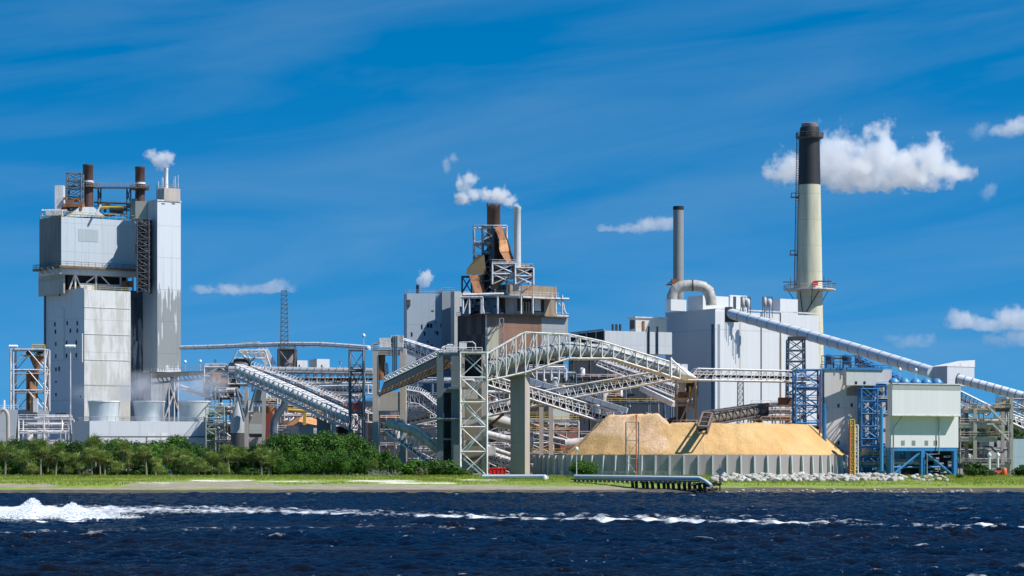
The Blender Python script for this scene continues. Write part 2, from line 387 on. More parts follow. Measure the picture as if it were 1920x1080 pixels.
def pipe_rack(label, x0, x1, yt, Y, depth=6, levels=4, seed=1, mat=None, yb=None, cols=None, pm=None, brace=True, kit=True, name='pipe_rack', cat='pipe rack', dens=3):
    rd = random.Random(seed); mat = mat or gsteel; a, b = P(x0, yt, Y), P(x1, yt, Y); z0 = G - .2 if yb is None else Z(yb, Y); zt = a.z
    n = cols or max(1, round((b.x - a.x) / 6)); r = thing(name, label, cat, ((a.x + b.x) / 2, Y + depth / 2, z0))
    xs = [a.x + (b.x - a.x) * i / n for i in range(n + 1)]; zs = [z0 + (zt - z0) * (i + 1) / levels for i in range(levels)]
    for x in xs:
        for y in (Y, Y + depth): MB().bar((x, y, z0), (x, y, zt), .34).build('column', mat, r)
    m = MB(); pm = pm or [white, wsteel, gsteel, wsteel, rust, gsteel, white]
    for z in zs:
        for y in (Y, Y + depth): m.bar((a.x, y, z), (b.x, y, z), .3)
        for x in xs: m.bar((x, Y, z), (x, Y + depth, z), .26)
    if brace:
        for i in range(n):
            for j, z in enumerate(zs):
                if rd.random() < .6:
                    zl = z0 if j == 0 else zs[j - 1]; y = Y
                    if rd.random() < .5: m.bar((xs[i], y, zl), (xs[i + 1], y, z), .17)
                    if rd.random() < .5: m.bar((xs[i + 1], y, zl), (xs[i], y, z), .17)
    m.build('beam', mat, r)
    m = MB()
    for z in zs:
        if rd.random() < .8: m.rail((a.x, Y - .3, z + .1), (b.x, Y - .3, z + .1), 1.1, .1)
    if m.v: m.build('handrail', rd.choice([white, wsteel, yellow]), r)
    for z in zs:
        for k in range(dens):
            pr = rd.choice([.15, .22, .3, .45, .2]); y = Y + .6 + (depth - 1.2) * rd.random(); xa = a.x + (b.x - a.x) * rd.random() * .5; xb = b.x - (b.x - xa) * rd.random() * .4
            pts = [(xa, y, z + pr + .2), (xb, y, z + pr + .2)]
            if rd.random() < .5: pts = [(xa, y, z + pr + .2 - rd.random() * 3)] + pts
            if rd.random() < .4: pts = pts + [(xb, y, z - (zt - z0) / levels * .8)]
            MB().pipe(pts, pr, 8).build('pipe', rd.choice(pm), r, True)
    if kit:
        for k in range(n * levels // 2 + 1):
            x = xs[0] + (xs[-1] - xs[0]) * rd.random(); z = rd.choice([z0] + zs[:-1]) + .1; h = (zt - z0) / levels * (.4 + .4 * rd.random()); rr = .6 + rd.random() * .9
            if rd.random() < .55: MB().lathe(x, Y + depth * .5, [(rr * .5, z), (rr, z + .3), (rr, z + h), (rr * .6, z + h + .35), (.12, z + h + .45)], 14).build('vessel', rd.choice([white, wsteel, gsteel, rust]), r, True)
            else: MB().box((x, Y + depth * .45, z + h / 2), (rr * 2, rr * 1.6, h)).build('cabinet', rd.choice([wsteel, gsteel, bsteel, dsteel]), r)
    return r
def gpole(label, px, yt, Y, r=.15, heads='cross', yb=None, group=None, name='light_mast', hw=8):
    t = P(px, yt, Y); z0 = G - .2 if yb is None else Z(yb, Y); o = thing(name, label, 'lamp', (t.x, t.y, z0), group)
    MB().pipe([(t.x, t.y, z0), t], [r, r * .6], 8).build('pole', wsteel, o, True)
    if heads == 'cross':
        w_ = hw * Y / F; MB().bar(t - Vector((w_, 0, 0)), t + Vector((w_, 0, 0)), .2).bar(t - Vector((0, w_, 0)), t + Vector((0, w_, 0)), .2).build('crossarm', wsteel, o)
        for k in range(6): a = t + Vector(((k - 2.5) * w_ * .38, -.3, .3)); MB().lathe(a.x, a.y, [(.3, a.z - .35), (.42, a.z), (.2, a.z + .35)], 8).build('lamp_head', lamp_w, o)
    else: MB().lathe(t.x, t.y, [(.12, t.z - .1), (.38, t.z + .1), (.42, t.z + .55), (.2, t.z + .85)], 10).build('lamp_head', lamp_w, o, True)
    return o
def tank(name, label, cat, px, r_px, yt, yb, Y, mat, cone=0, n=28, legs=False, group=None, bandm=None):
    x = X(px, Y); s_ = Y / F; rr = r_px * s_; z1, z0 = Z(yt, Y), Z(yb, Y); o = thing(name, label, cat, (x, Y, z0), group)
    MB().lathe(x, Y, [(rr, z0), (rr, z1)], n).build('shell', mat, o, True)
    if cone: MB().lathe(x, Y, [(rr * 1.02, z1), (rr * .12, z1 + cone)], n).build('roof', mat, o, True)
    return o
# ------------------------------------------------------------------ ground and water
rng = np.random.default_rng(7)
def fbm2(x, y, scale, seed, octv=4):       # cheap smooth value noise for vertices
    out = np.zeros_like(x); amp = 1.0; tot = 0
    for o in range(octv):
        rs = np.random.default_rng(seed + o * 17); T = rs.random((256, 256)); u, v = x / scale, y / scale
        i, j = np.floor(u).astype(int), np.floor(v).astype(int); fu, fv = u - i, v - j; fu = fu * fu * (3 - 2 * fu); fv = fv * fv * (3 - 2 * fv)
        g = lambda a, b: T[a % 256, b % 256]
        out += amp * ((g(i, j) * (1 - fu) + g(i + 1, j) * fu) * (1 - fv) + (g(i, j + 1) * (1 - fu) + g(i + 1, j + 1) * fu) * fv)
        tot += amp; amp *= .5; scale /= 2.0
    return out / tot
def grid_mesh(name, Xg, Yg, Zg, mat, attrs=None, smooth=True):
    ny, nx = Xg.shape; co = np.stack([Xg, Yg, Zg], -1).reshape(-1, 3).astype(np.float32)
    me = bpy.data.meshes.new(name); me.vertices.add(nx * ny); me.vertices.foreach_set('co', co.ravel())
    i = np.arange(ny - 1)[:, None] * nx + np.arange(nx - 1)[None]; q = np.stack([i, i + 1, i + nx + 1, i + nx], -1).reshape(-1)
    nf = (nx - 1) * (ny - 1); me.loops.add(nf * 4); me.loops.foreach_set('vertex_index', q.astype(np.int32))
    me.polygons.add(nf); me.polygons.foreach_set('loop_start', np.arange(0, nf * 4, 4, dtype=np.int32)); me.polygons.foreach_set('loop_total', np.full(nf, 4, dtype=np.int32))
    me.polygons.foreach_set('use_smooth', np.full(nf, smooth)); me.update(calc_edges=True)
    for k, a in (attrs or {}).items():
        at = me.attributes.new(k, 'FLOAT', 'POINT'); at.data.foreach_set('value', a.astype(np.float32).ravel())
    me.materials.append(mat); o = bpy.data.objects.new(name, me); scene.collection.objects.link(o); return o
def gz(x, Y):
    return np.interp(Y, [430, 449, 452, 458, 475, 492, 530, 560, 9000], [-2.5, -.35, .1, .55, 1.1, 1.7, 2.3, G, G])
m = Mat('ground'); p = m.pos.outputs['Position']
A = lambda n_: m.n('ShaderNodeAttribute', attribute_name=n_).outputs['Fac']
n1 = m.noise(p, .35, 6, .65); n2 = m.noise(p, 2.5, 4, .6); n3 = m.noise(p, .05, 3)
gcol = m.ramp(m.math('ADD', m.math('MULTIPLY', n1, .6), m.math('MULTIPLY', n2, .4)), [(.3, (.10, .155, .016)), (.5, (.22, .29, .04)), (.66, (.38, .37, .10))])
gcol = m.mix(m.rng(n3, .4, .65, 0, .5), gcol, (.15, .23, .025))
scol = m.ramp(m.math('ADD', m.math('MULTIPLY', n1, .5), m.math('MULTIPLY', n2, .5)), [(.3, (.17, .14, .095)), (.5, (.29, .25, .18)), (.7, (.42, .37, .29))])
wcol = m.ramp(n2, [(.35, (.42, .38, .28)), (.55, (.78, .74, .64))])
mcol = m.ramp(m.math('ADD', m.math('MULTIPLY', n1, .5), m.math('MULTIPLY', n2, .5)), [(.38, (.03, .024, .017)), (.54, (.10, .08, .055)), (.7, (.22, .18, .13))])
nn = m.math('MULTIPLY', m.math('SUBTRACT', m.math('ADD', m.math('MULTIPLY', n1, .6), m.math('MULTIPLY', n2, .4)), .5), 1.6)
nl = m.noise(m.vm('MULTIPLY', p, (.07, .3, 0)), 1, 5, .6); nn = m.math('ADD', nn, m.math('MULTIPLY', m.math('SUBTRACT', nl, .5), 1.7))
c = m.mix(m.rng(m.math('ADD', A('sand'), nn), .42, .58), gcol, scol)
c = m.mix(m.rng(m.math('ADD', A('white'), nn), .62, .8), c, wcol)
c = m.mix(m.rng(m.math('ADD', A('mud'), nn), .42, .58), c, mcol)
c = m.mix(m.rng(m.xyz(p)[1], 590, 620), c, m.mix(m.rng(n1, .4, .6), (.16, .14, .11), (.24, .21, .17)))
groundm = m.bsdf(c, .95, 0, n2, .6, .12)
xs = np.concatenate([[-6000, -2500, -900, -400, -240], np.arange(-170, 171, .7), [240, 400, 900, 2500, 6000]])
ys = np.concatenate([[436], np.arange(444, 560, .55), [565, 575, 590, 620, 700, 900, 1500, 4000, 12000]])
Xg, Yg = np.meshgrid(xs, ys); fr = (Yg < 562) & (np.abs(Xg) < 175)
shore = fbm2(Xg + 500, Yg * 0 + 3, 40, 3) * 3.6 - 1.8
Zg = gz(Xg, Yg - shore * np.clip((500 - Yg) / 50, 0, 1)) + np.where(fr, (fbm2(Xg + 500, Yg, 9, 5) - .5) * .5 * np.clip((Yg - 450) / 12, 0, 1), 0)
PX = 960 + F * Xg / Yg; PY = HY + F * (CH - Zg) / Yg
def strips(L_):
    s = np.zeros_like(PX)
    for x0, x1, y0, y1, k in L_:
        cx, cy, rx, ry = (x0 + x1) / 2, (y0 + y1) / 2, (x1 - x0) / 2, (y1 - y0) / 2
        s = np.maximum(s, k * np.clip(1.7 - 1.15 * np.sqrt(((PX - cx) / rx) ** 4 + ((PY - cy) / ry) ** 2), 0, 1))
    return s
sand = strips([(-60, 110, 907.5, 913, 1), (235, 520, 904, 916, .95), (480, 1010, 909, 919, 1.0), (960, 1200, 912, 921, 1.0), (60, 300, 915, 921, .8), (-300, 200, 920, 926, .6), (2000, 2600, 905, 918, .8)])
whit = strips([(350, 480, 899.5, 903, .85), (470, 640, 901, 904.5, .7), (630, 790, 900, 904, .85), (690, 860, 904, 907.5, .8), (850, 950, 899, 902, .7), (250, 330, 904, 908, .7)])
mud = np.clip((PY - np.where(PX > 1190, 912.5, 915.5)) / 5, 0, 1.2) * np.where(PX > 1190, 1.1, .95)
o = grid_mesh('ground', Xg, Yg, Zg, groundm, {'sand': sand, 'white': whit, 'mud': mud}); tag(o, None, None, kind='structure')

cols = np.concatenate([np.linspace(-9000, -1300, 12), np.arange(-1200, -400, 8.), np.arange(-400, 2321, 2.2), np.arange(2325, 3300, 8.), np.linspace(3420, 11000, 12)])
rows = [95.0]
while rows[-1] < 470: rows.append(rows[-1] + .2 + max(0, rows[-1] - 120) * .0022)
rows = np.array([-60, 20, 60, 85] + rows)
Cg, Yw = np.meshgrid(cols, rows); Ye = np.maximum(Yw, 90); Xw = (Cg - 960) / F * Ye
H = np.zeros_like(Xw); dy = np.gradient(rows)[:, None]
rs = np.random.default_rng(11)
mod = .3 + 1.35 * fbm2(Xw * .5 + 900, Yw + 50, 26, 8, 3)
for k in range(80):
    lam = .55 * (8 / .55) ** (rs.random() ** 1.4); th = rs.normal(0, .62) + PI / 2 + .35; kk = 2 * PI / lam
    sl = .062 if lam < 5 else .030; a = sl / kk * np.clip(lam / (2.6 * np.maximum(dy, .3 * 0 + Ye * 2.2 / F * 1.0)) - .3, 0, 1)
    ph = kk * (Xw * math.cos(th) + Yw * math.sin(th)) + rs.random() * 6.28
    s_ = np.sin(ph); H += a * (s_ + .28 * (s_ * s_ - .5)) * mod
PYw = HY + F * CH / Ye; PXw = Cg
wk = np.interp(PXw, [-900, 0, 250, 420, 600, 850, 1100, 1400, 1770, 2600], [968, 967, 965, 966, 969, 974, 979, 983, 991, 998])
wt_ = np.interp(PXw, [-900, 0, 120, 250, 420, 600, 850, 1100, 1400, 1770, 2600], [9, 8, 7, 3.2, 2, 1.7, 1.5, 1.6, 1.6, 1.4, 1])
dd = (PYw - wk)
H += np.exp(-((dd + 1.5) / 7) ** 2) * np.interp(PXw, [-900, 0, 300, 900, 1800], [.7, .7, .55, .3, .18]) - np.exp(-((dd - 12) / 9) ** 2) * .25 * (PXw < 1500)
foam = np.exp(-(np.abs(dd / wt_)) ** 2.2) * np.interp(PXw, [0, 150, 260, 600], [1.3, 1.2, .95, .9])
fl = fbm2(PXw + 4000, PYw * 0 + 9, 110, 30, 2); foam *= np.where(PXw > 620, np.clip((fl - .37) * 9, 0.6, 1.2), 1)
up = np.clip((wk - PYw) / np.interp(PXw, [-900, 150, 500, 900, 1300], [24, 22, 22, 16, 6]), 0, 1)
foam = np.maximum(foam, np.where(dd < 0, (1 - up) * np.interp(PXw, [-900, 0, 600, 800, 1000, 1500], [.72, .76, .7, .52, .36, .2]), 0))
st2 = np.exp(-(((PYw - np.interp(PXw, [0, 300, 700, 1200], [999, 994, 984, 990])) / 4) ** 2)) * .42 * (PXw < 900); foam = np.maximum(foam, st2)
caps = np.clip((H / (np.abs(H).mean() * 1.0) - 2.45) * .6, 0, .62) * (fbm2(Xw + 700, Yw, 8, 44, 2) > .5)
foam = np.maximum(foam, caps)
m = Mat('water'); p = m.pos.outputs['Position']
f1 = m.noise(m.vm('MULTIPLY', p, (.5, .3, 1)), 1.5, 8, .78); f2 = m.noise(p, 3.2, 3, .6)
ff = m.math('ADD', m.n('ShaderNodeAttribute', attribute_name='foam').outputs['Fac'], m.math('MULTIPLY', m.math('SUBTRACT', f1, .5), 3.4))
fk = m.rng(m.math('ADD', m.noise(m.vm('MULTIPLY', p, (1, .7, 1)), 3.4, 3, .6), m.math('MULTIPLY', m.noise(p, .11, 3), .35)), .92, .97, 0, .75)  # tiny white flecks paint glints in as small whitecaps
fm = m.math('MAXIMUM', m.rng(ff, .5, 1.4), fk)
wb = m.n('ShaderNodeBump', {'Height': m.noise(m.vm('MULTIPLY', p, (1, .8, 1)), 3.2, 6, .66), 'Strength': .9, 'Distance': .2}).outputs[0]
# a polarising filter took part of the surface reflection out of the photograph, hence the dim glossy layer
bd_ = m.n('ShaderNodeBsdfDiffuse', {'Color': m.mix(m.rng(m.noise(p, .03, 3), .4, .6), (.0015, .0035, .009), (.006, .005, .005))})
bg_ = m.n('ShaderNodeBsdfGlossy', {'Color': (.31, .41, .50), 'Roughness': .04, 'Normal': wb})
b1 = m.n('ShaderNodeMixShader', {0: m.n('ShaderNodeFresnel', {'IOR': 1.33, 'Normal': wb}).outputs[0], 1: bd_.outputs[0], 2: bg_.outputs[0]})
b2 = m.n('ShaderNodeBsdfPrincipled', {'Base Color': m.mix(f2, (.62, .66, .70), (.86, .88, .9)), 'Roughness': .8})
ms = m.n('ShaderNodeMixShader', {0: fm, 1: b1.outputs[0], 2: b2.outputs[0]}); m.t.links.new(ms.outputs[0], m.out.inputs[0])
tag(grid_mesh('river_water', Xw, Yw, H, m.m, {'foam': foam}), None, None, kind='structure')
# breaking wake: drops and clots of white water thrown above the surface
foamm = plain('white_water', (.88, .9, .92), .8, 0, .1, 1.5)
rd = random.Random(5)
def env(px): return 8 + 27 * math.exp(-((px - 62) / 22) ** 2) + 19 * math.exp(-((px - 135) / 20) ** 2) + 8 * math.exp(-((px - 15) / 30) ** 2) if px < 170 else max(1.0, 9 - (px - 170) * .03)
xr = np.arange(X(-120, 254), X(215, 254), .16); yr = np.arange(245, 263, .2); Xs, Ys = np.meshgrid(xr, yr); pxs = 960 + F * Xs / Ys
ev = np.vectorize(env)(pxs) * 254 / F; prof = np.clip(1 - np.abs((Ys - 256) / 6.5) ** 1.6, 0, 1); tap = np.clip((185 - pxs) / 70, 0, 1)
hs_ = ev * prof * tap * (.30 + 1.0 * fbm2(Xs + 300, Ys, 2.2, 70, 4)) * .82 - .16 + (fbm2(Xs + 300, Ys, .5, 75, 2) - .5) * .3
tag(grid_mesh('breaking_wave', Xs, Ys, hs_, foamm), 'white breaking crest of the boat wake at the left picture edge', 'wave', kind='stuff')
v, f = [], []
for k in range(16000):
    px = -60 + 420 * rd.random() ** 1.25
    if px > 150 and rd.random() < (px - 150) / 120: continue
    e = env(px); t = rd.random() ** (1.1 if px < 180 else 2.4)
    Y = 254 + rd.gauss(0, 3); x = X(px, Y); z = .1 + t * e * Y / F; s_ = (.03 + .06 * (1 - t) ** 2 * rd.random()) * (1 if px < 200 else .6) + .012
    b = len(v); q = [rd.gauss(0, 1) for _ in range(12)]
    for i, d in enumerate(((1, 0, 0), (-1, 0, 0), (0, 1, 0), (0, -1, 0), (0, 0, 1), (0, 0, -1))): v.append((x + d[0] * s_ * (1.6 + q[i] * .3), Y + d[1] * s_, z + d[2] * s_ * (1 + q[i + 6] * .3)))
    f += [(b + i, b + j, b + 4) for i, j in ((0, 2), (2, 1), (1, 3), (3, 0))] + [(b + j, b + i, b + 5) for i, j in ((0, 2), (2, 1), (1, 3), (3, 0))]
mb = MB(); mb.v, mb.f = v, f; one('spray', mb, foamm, 'white spray thrown up by the wake at the left end of the river', 'spray', kind='stuff')
# ------------------------------------------------------------------ left: recovery boiler tower
wclad = clad('white_cladding', (.62, .62, .61), (.30, .28, .25), .45)
bclad = clad('pale_blue_cladding', (.50, .545, .585), (.28, .27, .24), .6, 2.2, 8.5)
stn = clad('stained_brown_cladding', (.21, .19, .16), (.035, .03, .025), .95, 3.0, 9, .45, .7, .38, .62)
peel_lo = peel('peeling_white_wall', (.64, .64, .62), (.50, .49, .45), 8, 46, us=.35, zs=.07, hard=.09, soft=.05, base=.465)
peel_dk = peel('peeling_shaded_wall', (.50, .53, .56), (.10, .12, .14), 3, 50, us=.5, zs=.08, hard=.05, soft=-.1, base=.42)  # peeling wall with the shade of the recess put into its colours
peel_hi = peel('peeling_stair_tower_wall', (.62, .64, .66), (.27, .285, .285), 29, 64, us=1.0, zs=.05, hard=.02, soft=.36, base=.585, ramp_=11)
B1 = Blk(85, 158, 245, 543, 706); r = B1.root('boiler_building', 'tall white boiler tower with peeling walls and two brown roof stacks', 'building')
B1.body(MB()).build('lower_wall', peel_lo, r)
B1b = Blk(236, 246, 284, 545, 724); lab(B1b.body(MB()).build('recessed_wall', peel_dk, r), 'shade-darkened streaked recessed wall beside the stair tower')
wins = [(103, 604, 8), (126, 602, 8), (145, 602, 8), (104, 618, 8), (132, 616, 8), (145, 616, 8), (105, 641, 8), (125, 639, 8), (143, 638, 8), (105, 664, 8), (125, 663, 8), (143, 662, 8), (105, 689, 7), (111, 687, 9), (105, 714, 4), (105, 737, 6), (112, 551, 4), (151, 741, 5)]
for x, y, h in wins: B1.panel(MB(), 'L', x - 1.3, y, x + 1.6, y + h, .05, .2).build('window', black, r)
lab(B1.panel(MB(), 'L', 108, 579, 121, 674, .35).build('shaft_box', wclad, r), 'pale box shaft rising between the windows')
B1.panel(MB(), 'L', 150, 625, 157, 680, .5).build('shaft_box', wclad, r)
lab(B1.panel(MB(), 'L', 104, 775, 124, 789, .08).build('louvre', dsteel, r), 'dark ground level louvre')
B1.panel(MB(), 'L', 85, 545, 86.2, 788, .5).build('downpipe', bsteel, r)
m = MB()
for y in (577, 627, 675, 722): B1.panel(m, 'R', 158.5, y, 244, y + .9, .12)
m.build('ledge', wsteel, r)
m = MB()
p1, p2 = B1b.wpt('R', 252, 560, .6), B1b.wpt('R', 258, 640, .6); m.bar(B1b.wpt('R', 247, 560.5, .8), B1b.wpt('R', 256, 560.5, .8), .5); m.pipe([B1b.wpt('R', 254, 559, .7), B1b.wpt('R', 255, 640, .7)], .35, 8)
m.build('exhaust_duct', dsteel, r)
# open floor under the upper house
F1 = Blk(80, 122, 252, 500, 714, yb=549)
F1.body(MB(), -1.5).build('dark_fill', black, r)  # black fill stands for the shade inside the open floor
lab(Blk(72, 119, 122, 512, 713, yb=550).body(MB()).build('side_wall', clad('dirty_white_cladding', (.42, .42, .40), (.2, .15, .1), .8, 3, 30, .45, .8, .42, .7), r), 'grimy white side wall of the open floor')
Sb = Blk(61, 112, 258, 497, 709, yb=501); lab(Sb.body(MB()).build('floor_slab', deckm, r), 'rusty slab edge with railing')
S2 = Blk(72, 115, 257, 501, 711, yb=513); S2.body(MB()).build('floor_band', clad('white_band', (.55, .56, .57), (.35, .2, .12), .5), r)
m = MB(); Sb.edge_rail(m, h=1.2); 
m.build('handrail', dsteel, r)
m = MB()
for a, b in (((66, 502), (76, 513)), ((78, 502), (88, 513)), ((90, 502), (100, 513)), ((100, 502), (110, 513))): MB().bar(Sb.wpt('L', *a, .2), Sb.wpt('L', *b, -.8), .3).build('bracket', wsteel, r)
for x in (139, 178, 224, 236, 247): MB().bar(F1.wpt('R', x, 512, .8), F1.wpt('R', x, 546, .8), .45).build('column', wsteel, r)
for a, b in (((139, 512), (128, 543)), ((139, 512), (151, 543)), ((178, 517), (160, 530)), ((188, 518), (203, 534)), ((224, 510), (247, 511))): MB().bar(F1.wpt('R', *a, .8), F1.wpt('R', *b, .8), .35).build('brace', wsteel, r)
m = MB(); B1.edge_rail(m, e=-.4); m.build('handrail', yellow, r)
lab(B1.panel(MB(), 'L', 86.5, 544, 157.5, 889, .03).build('side_cladding', clad('shade_tinted_cladding', (.56, .59, .63), (.30, .33, .36), .5, 3, 12), r), 'cleaner shaded side with the windows')  # cleaner side, with the bluish tint of its shade in the colour
m = MB(); F1.panel(m, 'R', 150, 533, 240, 546, .5); m.build('parapet', wsteel, r)
for x in (231, 241):
    q = F1.wpt('R', x, 533, .9); MB().lathe(q.x, q.y, [(.7, q.z - .9), (.9, q.z), (.7, q.z + .9)], 10).build('fan_housing', rust, r)
# upper house
B2 = Blk(74, 115, 256, 406, 712, yb=500); lab(B2.body(MB()).build('upper_wall', bclad, r), 'pale blue upper house with a stair tower shadow')
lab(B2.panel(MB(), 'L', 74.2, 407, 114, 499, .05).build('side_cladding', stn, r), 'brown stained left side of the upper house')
lab(B2.panel(MB(), 'R', 147, 430, 184, 453, .06).build('grey_panel', clad('grey_panel_cladding', (.38, .43, .46), (.3, .3, .3), .2), r), 'slightly greyer rectangular panel')
m = MB(); B2.edge_rail(m, h=1.6); m.build('handrail', yellow, r)
q = [B2.wpt('R', 130, 406, -.5), B2.wpt('R', 199, 406, -.5)]; dv = Vector((B2.L.x, B2.L.y, 0)) * 5
t0, t1 = q[0].lerp(q[1], .3), q[0].lerp(q[1], .68); up = Vector((0, 0, 2.9))
lab(MB().hexa([q[0], q[1], q[1] + dv, q[0] + dv, t0 + up + dv * .04, t1 + up + dv * .04, t1 + up + dv * .96, t0 + up + dv * .96]).build('roof_hood', bclad, r), 'sloping hood below the left brown stack')
def stack(px, w_, yt, yb, Y, ring, parent, nm='stack', mat=brown):
    x = X(px, Y); rr = w_ / 2 * Y / F; z1, z0 = Z(yt, Y), Z(yb, Y)
    s_ = MB().lathe(x, Y, [(rr * 1.05, z0), (rr, z0 + (z1 - z0) * .5), (rr, z1 - .8), (rr * 1.06, z1 - .7), (rr * 1.06, z1), (rr * .9, z1), (rr * .85, z1 - 3)], 28, False).build(nm, mat, parent, True)
    if ring: zr = Z(ring, Y); MB().lathe(x, Y, [(rr * 1.06, zr - .3), (rr * 1.12, zr - .3), (rr * 1.12, zr + .3), (rr * 1.06, zr + .3)], 28, False).build('band', white, s_, True)
    return s_
stack(165, 19, 309, 396, 731, 341, r); stack(262.5, 18, 313, 389, 737, 344, r)
z = Z(352, 733)
m = MB(); m.box((X(214, 733), 733, z), (X(282, 733) - X(150, 733), 2.2, .35)); 
for px, Y in ((165, 731), (262.5, 737)): m.lathe(X(px, Y), Y, [(2.9, z - .15), (2.9, z + .15)], 16)
b_ = m.build('stack_walkway', deckm, r)
m = MB(); m.rail((X(172, 733), 731.9, z + .2), (X(254, 733), 731.9, z + .2)).rail((X(172, 733), 734.1, z + .2), (X(254, 733), 734.1, z + .2))
for px, Y in ((165, 731), (262.5, 737)): m.ring_rail(X(px, Y), Y, z + .2, 2.9)
m.build('handrail', gsteel, b_)
m = MB()
for px in (184, 189, 238, 245):
    m.bar(P(px, 354, 733), P(px, 411, 733), .35)
for px in (184, 238): m.bar(P(px, 354, 733), P(px + 6, 378, 733), .2).bar(P(px + 6, 354, 733), P(px, 378, 733), .2)
m.bar(P(176, 379, 733), P(255, 382, 733), .5).bar(P(176, 386, 732), P(240, 387, 732), .3)
m.build('walkway_leg', dsteel, r)
MB().pipe([P(188, 389, 727), P(232, 389, 727)], .45, 8).build('roof_pipe', yellow, r, True)
MB().pipe([P(206, 394, 727), P(231, 396, 727)], .8, 10).build('roof_duct', black, r, True)
MB().pipe([P(189, 384, 717), P(180, 402, 716)], .35, 8).build('roof_pipe', wsteel, r, True)
lab(MB().box((X(107.5, 716), 720, (Z(347, 718) + Z(397, 718)) / 2), (2.6, 2.4, 8)).build('roof_duct', white, r), 'tall white roof duct at the left corner')
m = MB(); 
for px in (79, 85, 92, 98): m.bar(P(px, 392, 716), P(px, 405, 716), .2)
m.bar(P(78, 395, 716), P(126, 395, 716), .5).box(P(103, 400, 716), (5, 3, 1.6)); m.build('roof_machinery', wsteel, r)
m = MB(); rd = random.Random(3)
for k in range(14): m.box(P(120 + rd.random() * 34, 372 + rd.random() * 22, 716 + rd.random() * 3), (.5 + rd.random() * 1.6, 1, .4 + rd.random() * 1.3))
m.box(P(138, 386, 718), (6, 4, 1)); m.build('roof_machinery', rust, r)
m = MB(); rd = random.Random(8)
for k in range(22): m.box(P(188 + rd.random() * 60, 384 + rd.random() * 20, 729 + rd.random() * 3), (.5 + rd.random() * 2.2, 1, .3 + rd.random() * .9))
m.build('roof_machinery', dsteel, r)
lattice('grey lattice frame on the roof beside the left brown stack', 125, 152, 324, 724, 4, 5, .28, bsteel, yb=396, plats=(372, 348), name='lattice_tower')
lab(MB().box((X(267, 722), 722, (Z(378, 722) + Z(411, 722)) / 2), (3.6, 4, 5.2)).build('elevator_house', plain('beige_panel', (.42, .40, .34)), r), 'beige lift house on the roof')
MB().box((X(252, 727), 727, (Z(375, 727) + Z(415, 727)) / 2), (1.5, 2.5, 7)).build('vertical_duct', plain('teal_panel', (.05, .12, .14)), r)
lattice('dark lattice of ducts and ladders between upper house and stair tower', 257, 279, 411, 714, 4, 11, .3, dsteel, yb=549, plats=(430, 455, 480, 505, 530), name='lattice_tower', stairs=True)
rd = random.Random(4)
mm = MB()
for k in range(11): mm.box(P(260 + rd.random() * 14, 415 + 130 * rd.random(), 716), (1 + rd.random(), 1.5, 1 + rd.random() * 2.5))
one('vertical_duct', mm.pipe([P(265, 414, 717), P(265, 545, 717)], .7, 10), dsteel, 'dark ribbed service duct standing inside the lattice by the stair tower', 'duct')
# stair tower
B3 = Blk(268, 295, 339, 375, 715, yb=697); r = B3.root('stair_tower', 'slender white stair tower with its lower half peeling to grey', 'tower')
B3.body(MB()).build('wall', peel_hi, r); lab(B3.panel(MB(), 'L', 268.2, 376, 294.6, 696, .05).build('side_wall', clad('shaded_stair_cladding', (.40, .45, .50), (.15, .17, .19), .6, 2.2, 30), r), 'left side wall darkened for its shade')  # blue grey of the left wall is its shade put into the colour
Bc = Blk(293, 308, 338, 352, 716, yb=376); Bc.body(MB()).build('machine_room', conc, r); Bc.panel(MB(), 'L', 293.4, 356, 307, 374, .05).build('louvre', gsteel, r)
s_ = stack(311.5, 7.5, 315, 354, 719, None, r, 'steam_vent', white)
m = MB()
for px, yt in ((297, 340), (304, 332), (306, 334), (326, 330), (329, 331), (334, 328)): m.bar(P(px, yt, 708), P(px, 353, 708), .16)
m.build('mast', wsteel, r); m = MB(); Bc.edge_rail(m); m.build('handrail', gsteel, r)
m = MB(); B3.panel(m, 'R', 303, 381, 309, 383); B3.panel(m, 'R', 322, 381, 328, 383); m.build('vent', dsteel, r)
m = MB(); B3.panel(m, 'R', 295, 375.5, 339.5, 378, .2); m.build('coping', white, r)
Bf = Blk(296, 304, 334, 697, 718); lab(Bf.body(MB()).build('glazed_base', glass2, r), 'dark blue glazed base in the shade')
m = MB()
for x in (306, 316, 326, 333): m.bar(Bf.wpt('R', x, 698, .2), Bf.wpt('R', x, 790, .2), .35)
for a, b in (((306, 790), (333, 715)), ((310, 700), (333, 770)), ((306, 750), (320, 700))): m.bar(Bf.wpt('R', *a, .3), Bf.wpt('R', *b, .3), .4)
m.build('brace', wsteel, r)
lab(MB().hexa([P(283, 790, 712), P(300, 790, 712), P(300, 790, 716), P(283, 790, 716), P(283, 700, 712), P(322, 700, 712), P(322, 700, 716), P(283, 700, 716)]).build('buttress', peel_lo, r), 'streaked white sloping buttress')
# far left process tower
lattice('white steel process tower at the far left edge', 20, 84, 655, 690, 7, 3, .34, wsteel, yb=770, plats=(656, 700, 736), name='process_tower', brace='K', rails=False)
r = thing('scrubber', 'rusty scrubber cylinders with hopper inside the white steel tower', 'scrubber', P(60, 770, 693))
for px, yt, w_ in ((53, 694, 8), (59, 692, 9), (67, 694, 8)): MB().pipe([P(px, 770, 693), P(px, yt, 693)], w_ / 2 * 693 / F, 12).build('cylinder', rust, r, True)
MB().lathe(X(69, 693), 693, [(.5, Z(712, 693)), (.7, Z(692, 693)), (2.0, Z(672, 693)), (2.0, Z(669, 693))], 12).build('hopper', rust, r, True)
MB().box(P(62, 745, 691), (1.6, 1.6, 9)).build('duct', rustlt, r); MB().box(P(67, 760, 690), (1.3, 1, 4)).build('panel', white, r)
r = thing('crane_platform', 'yellow railed platform on top of the far left process tower', 'platform', P(68, 668, 692))
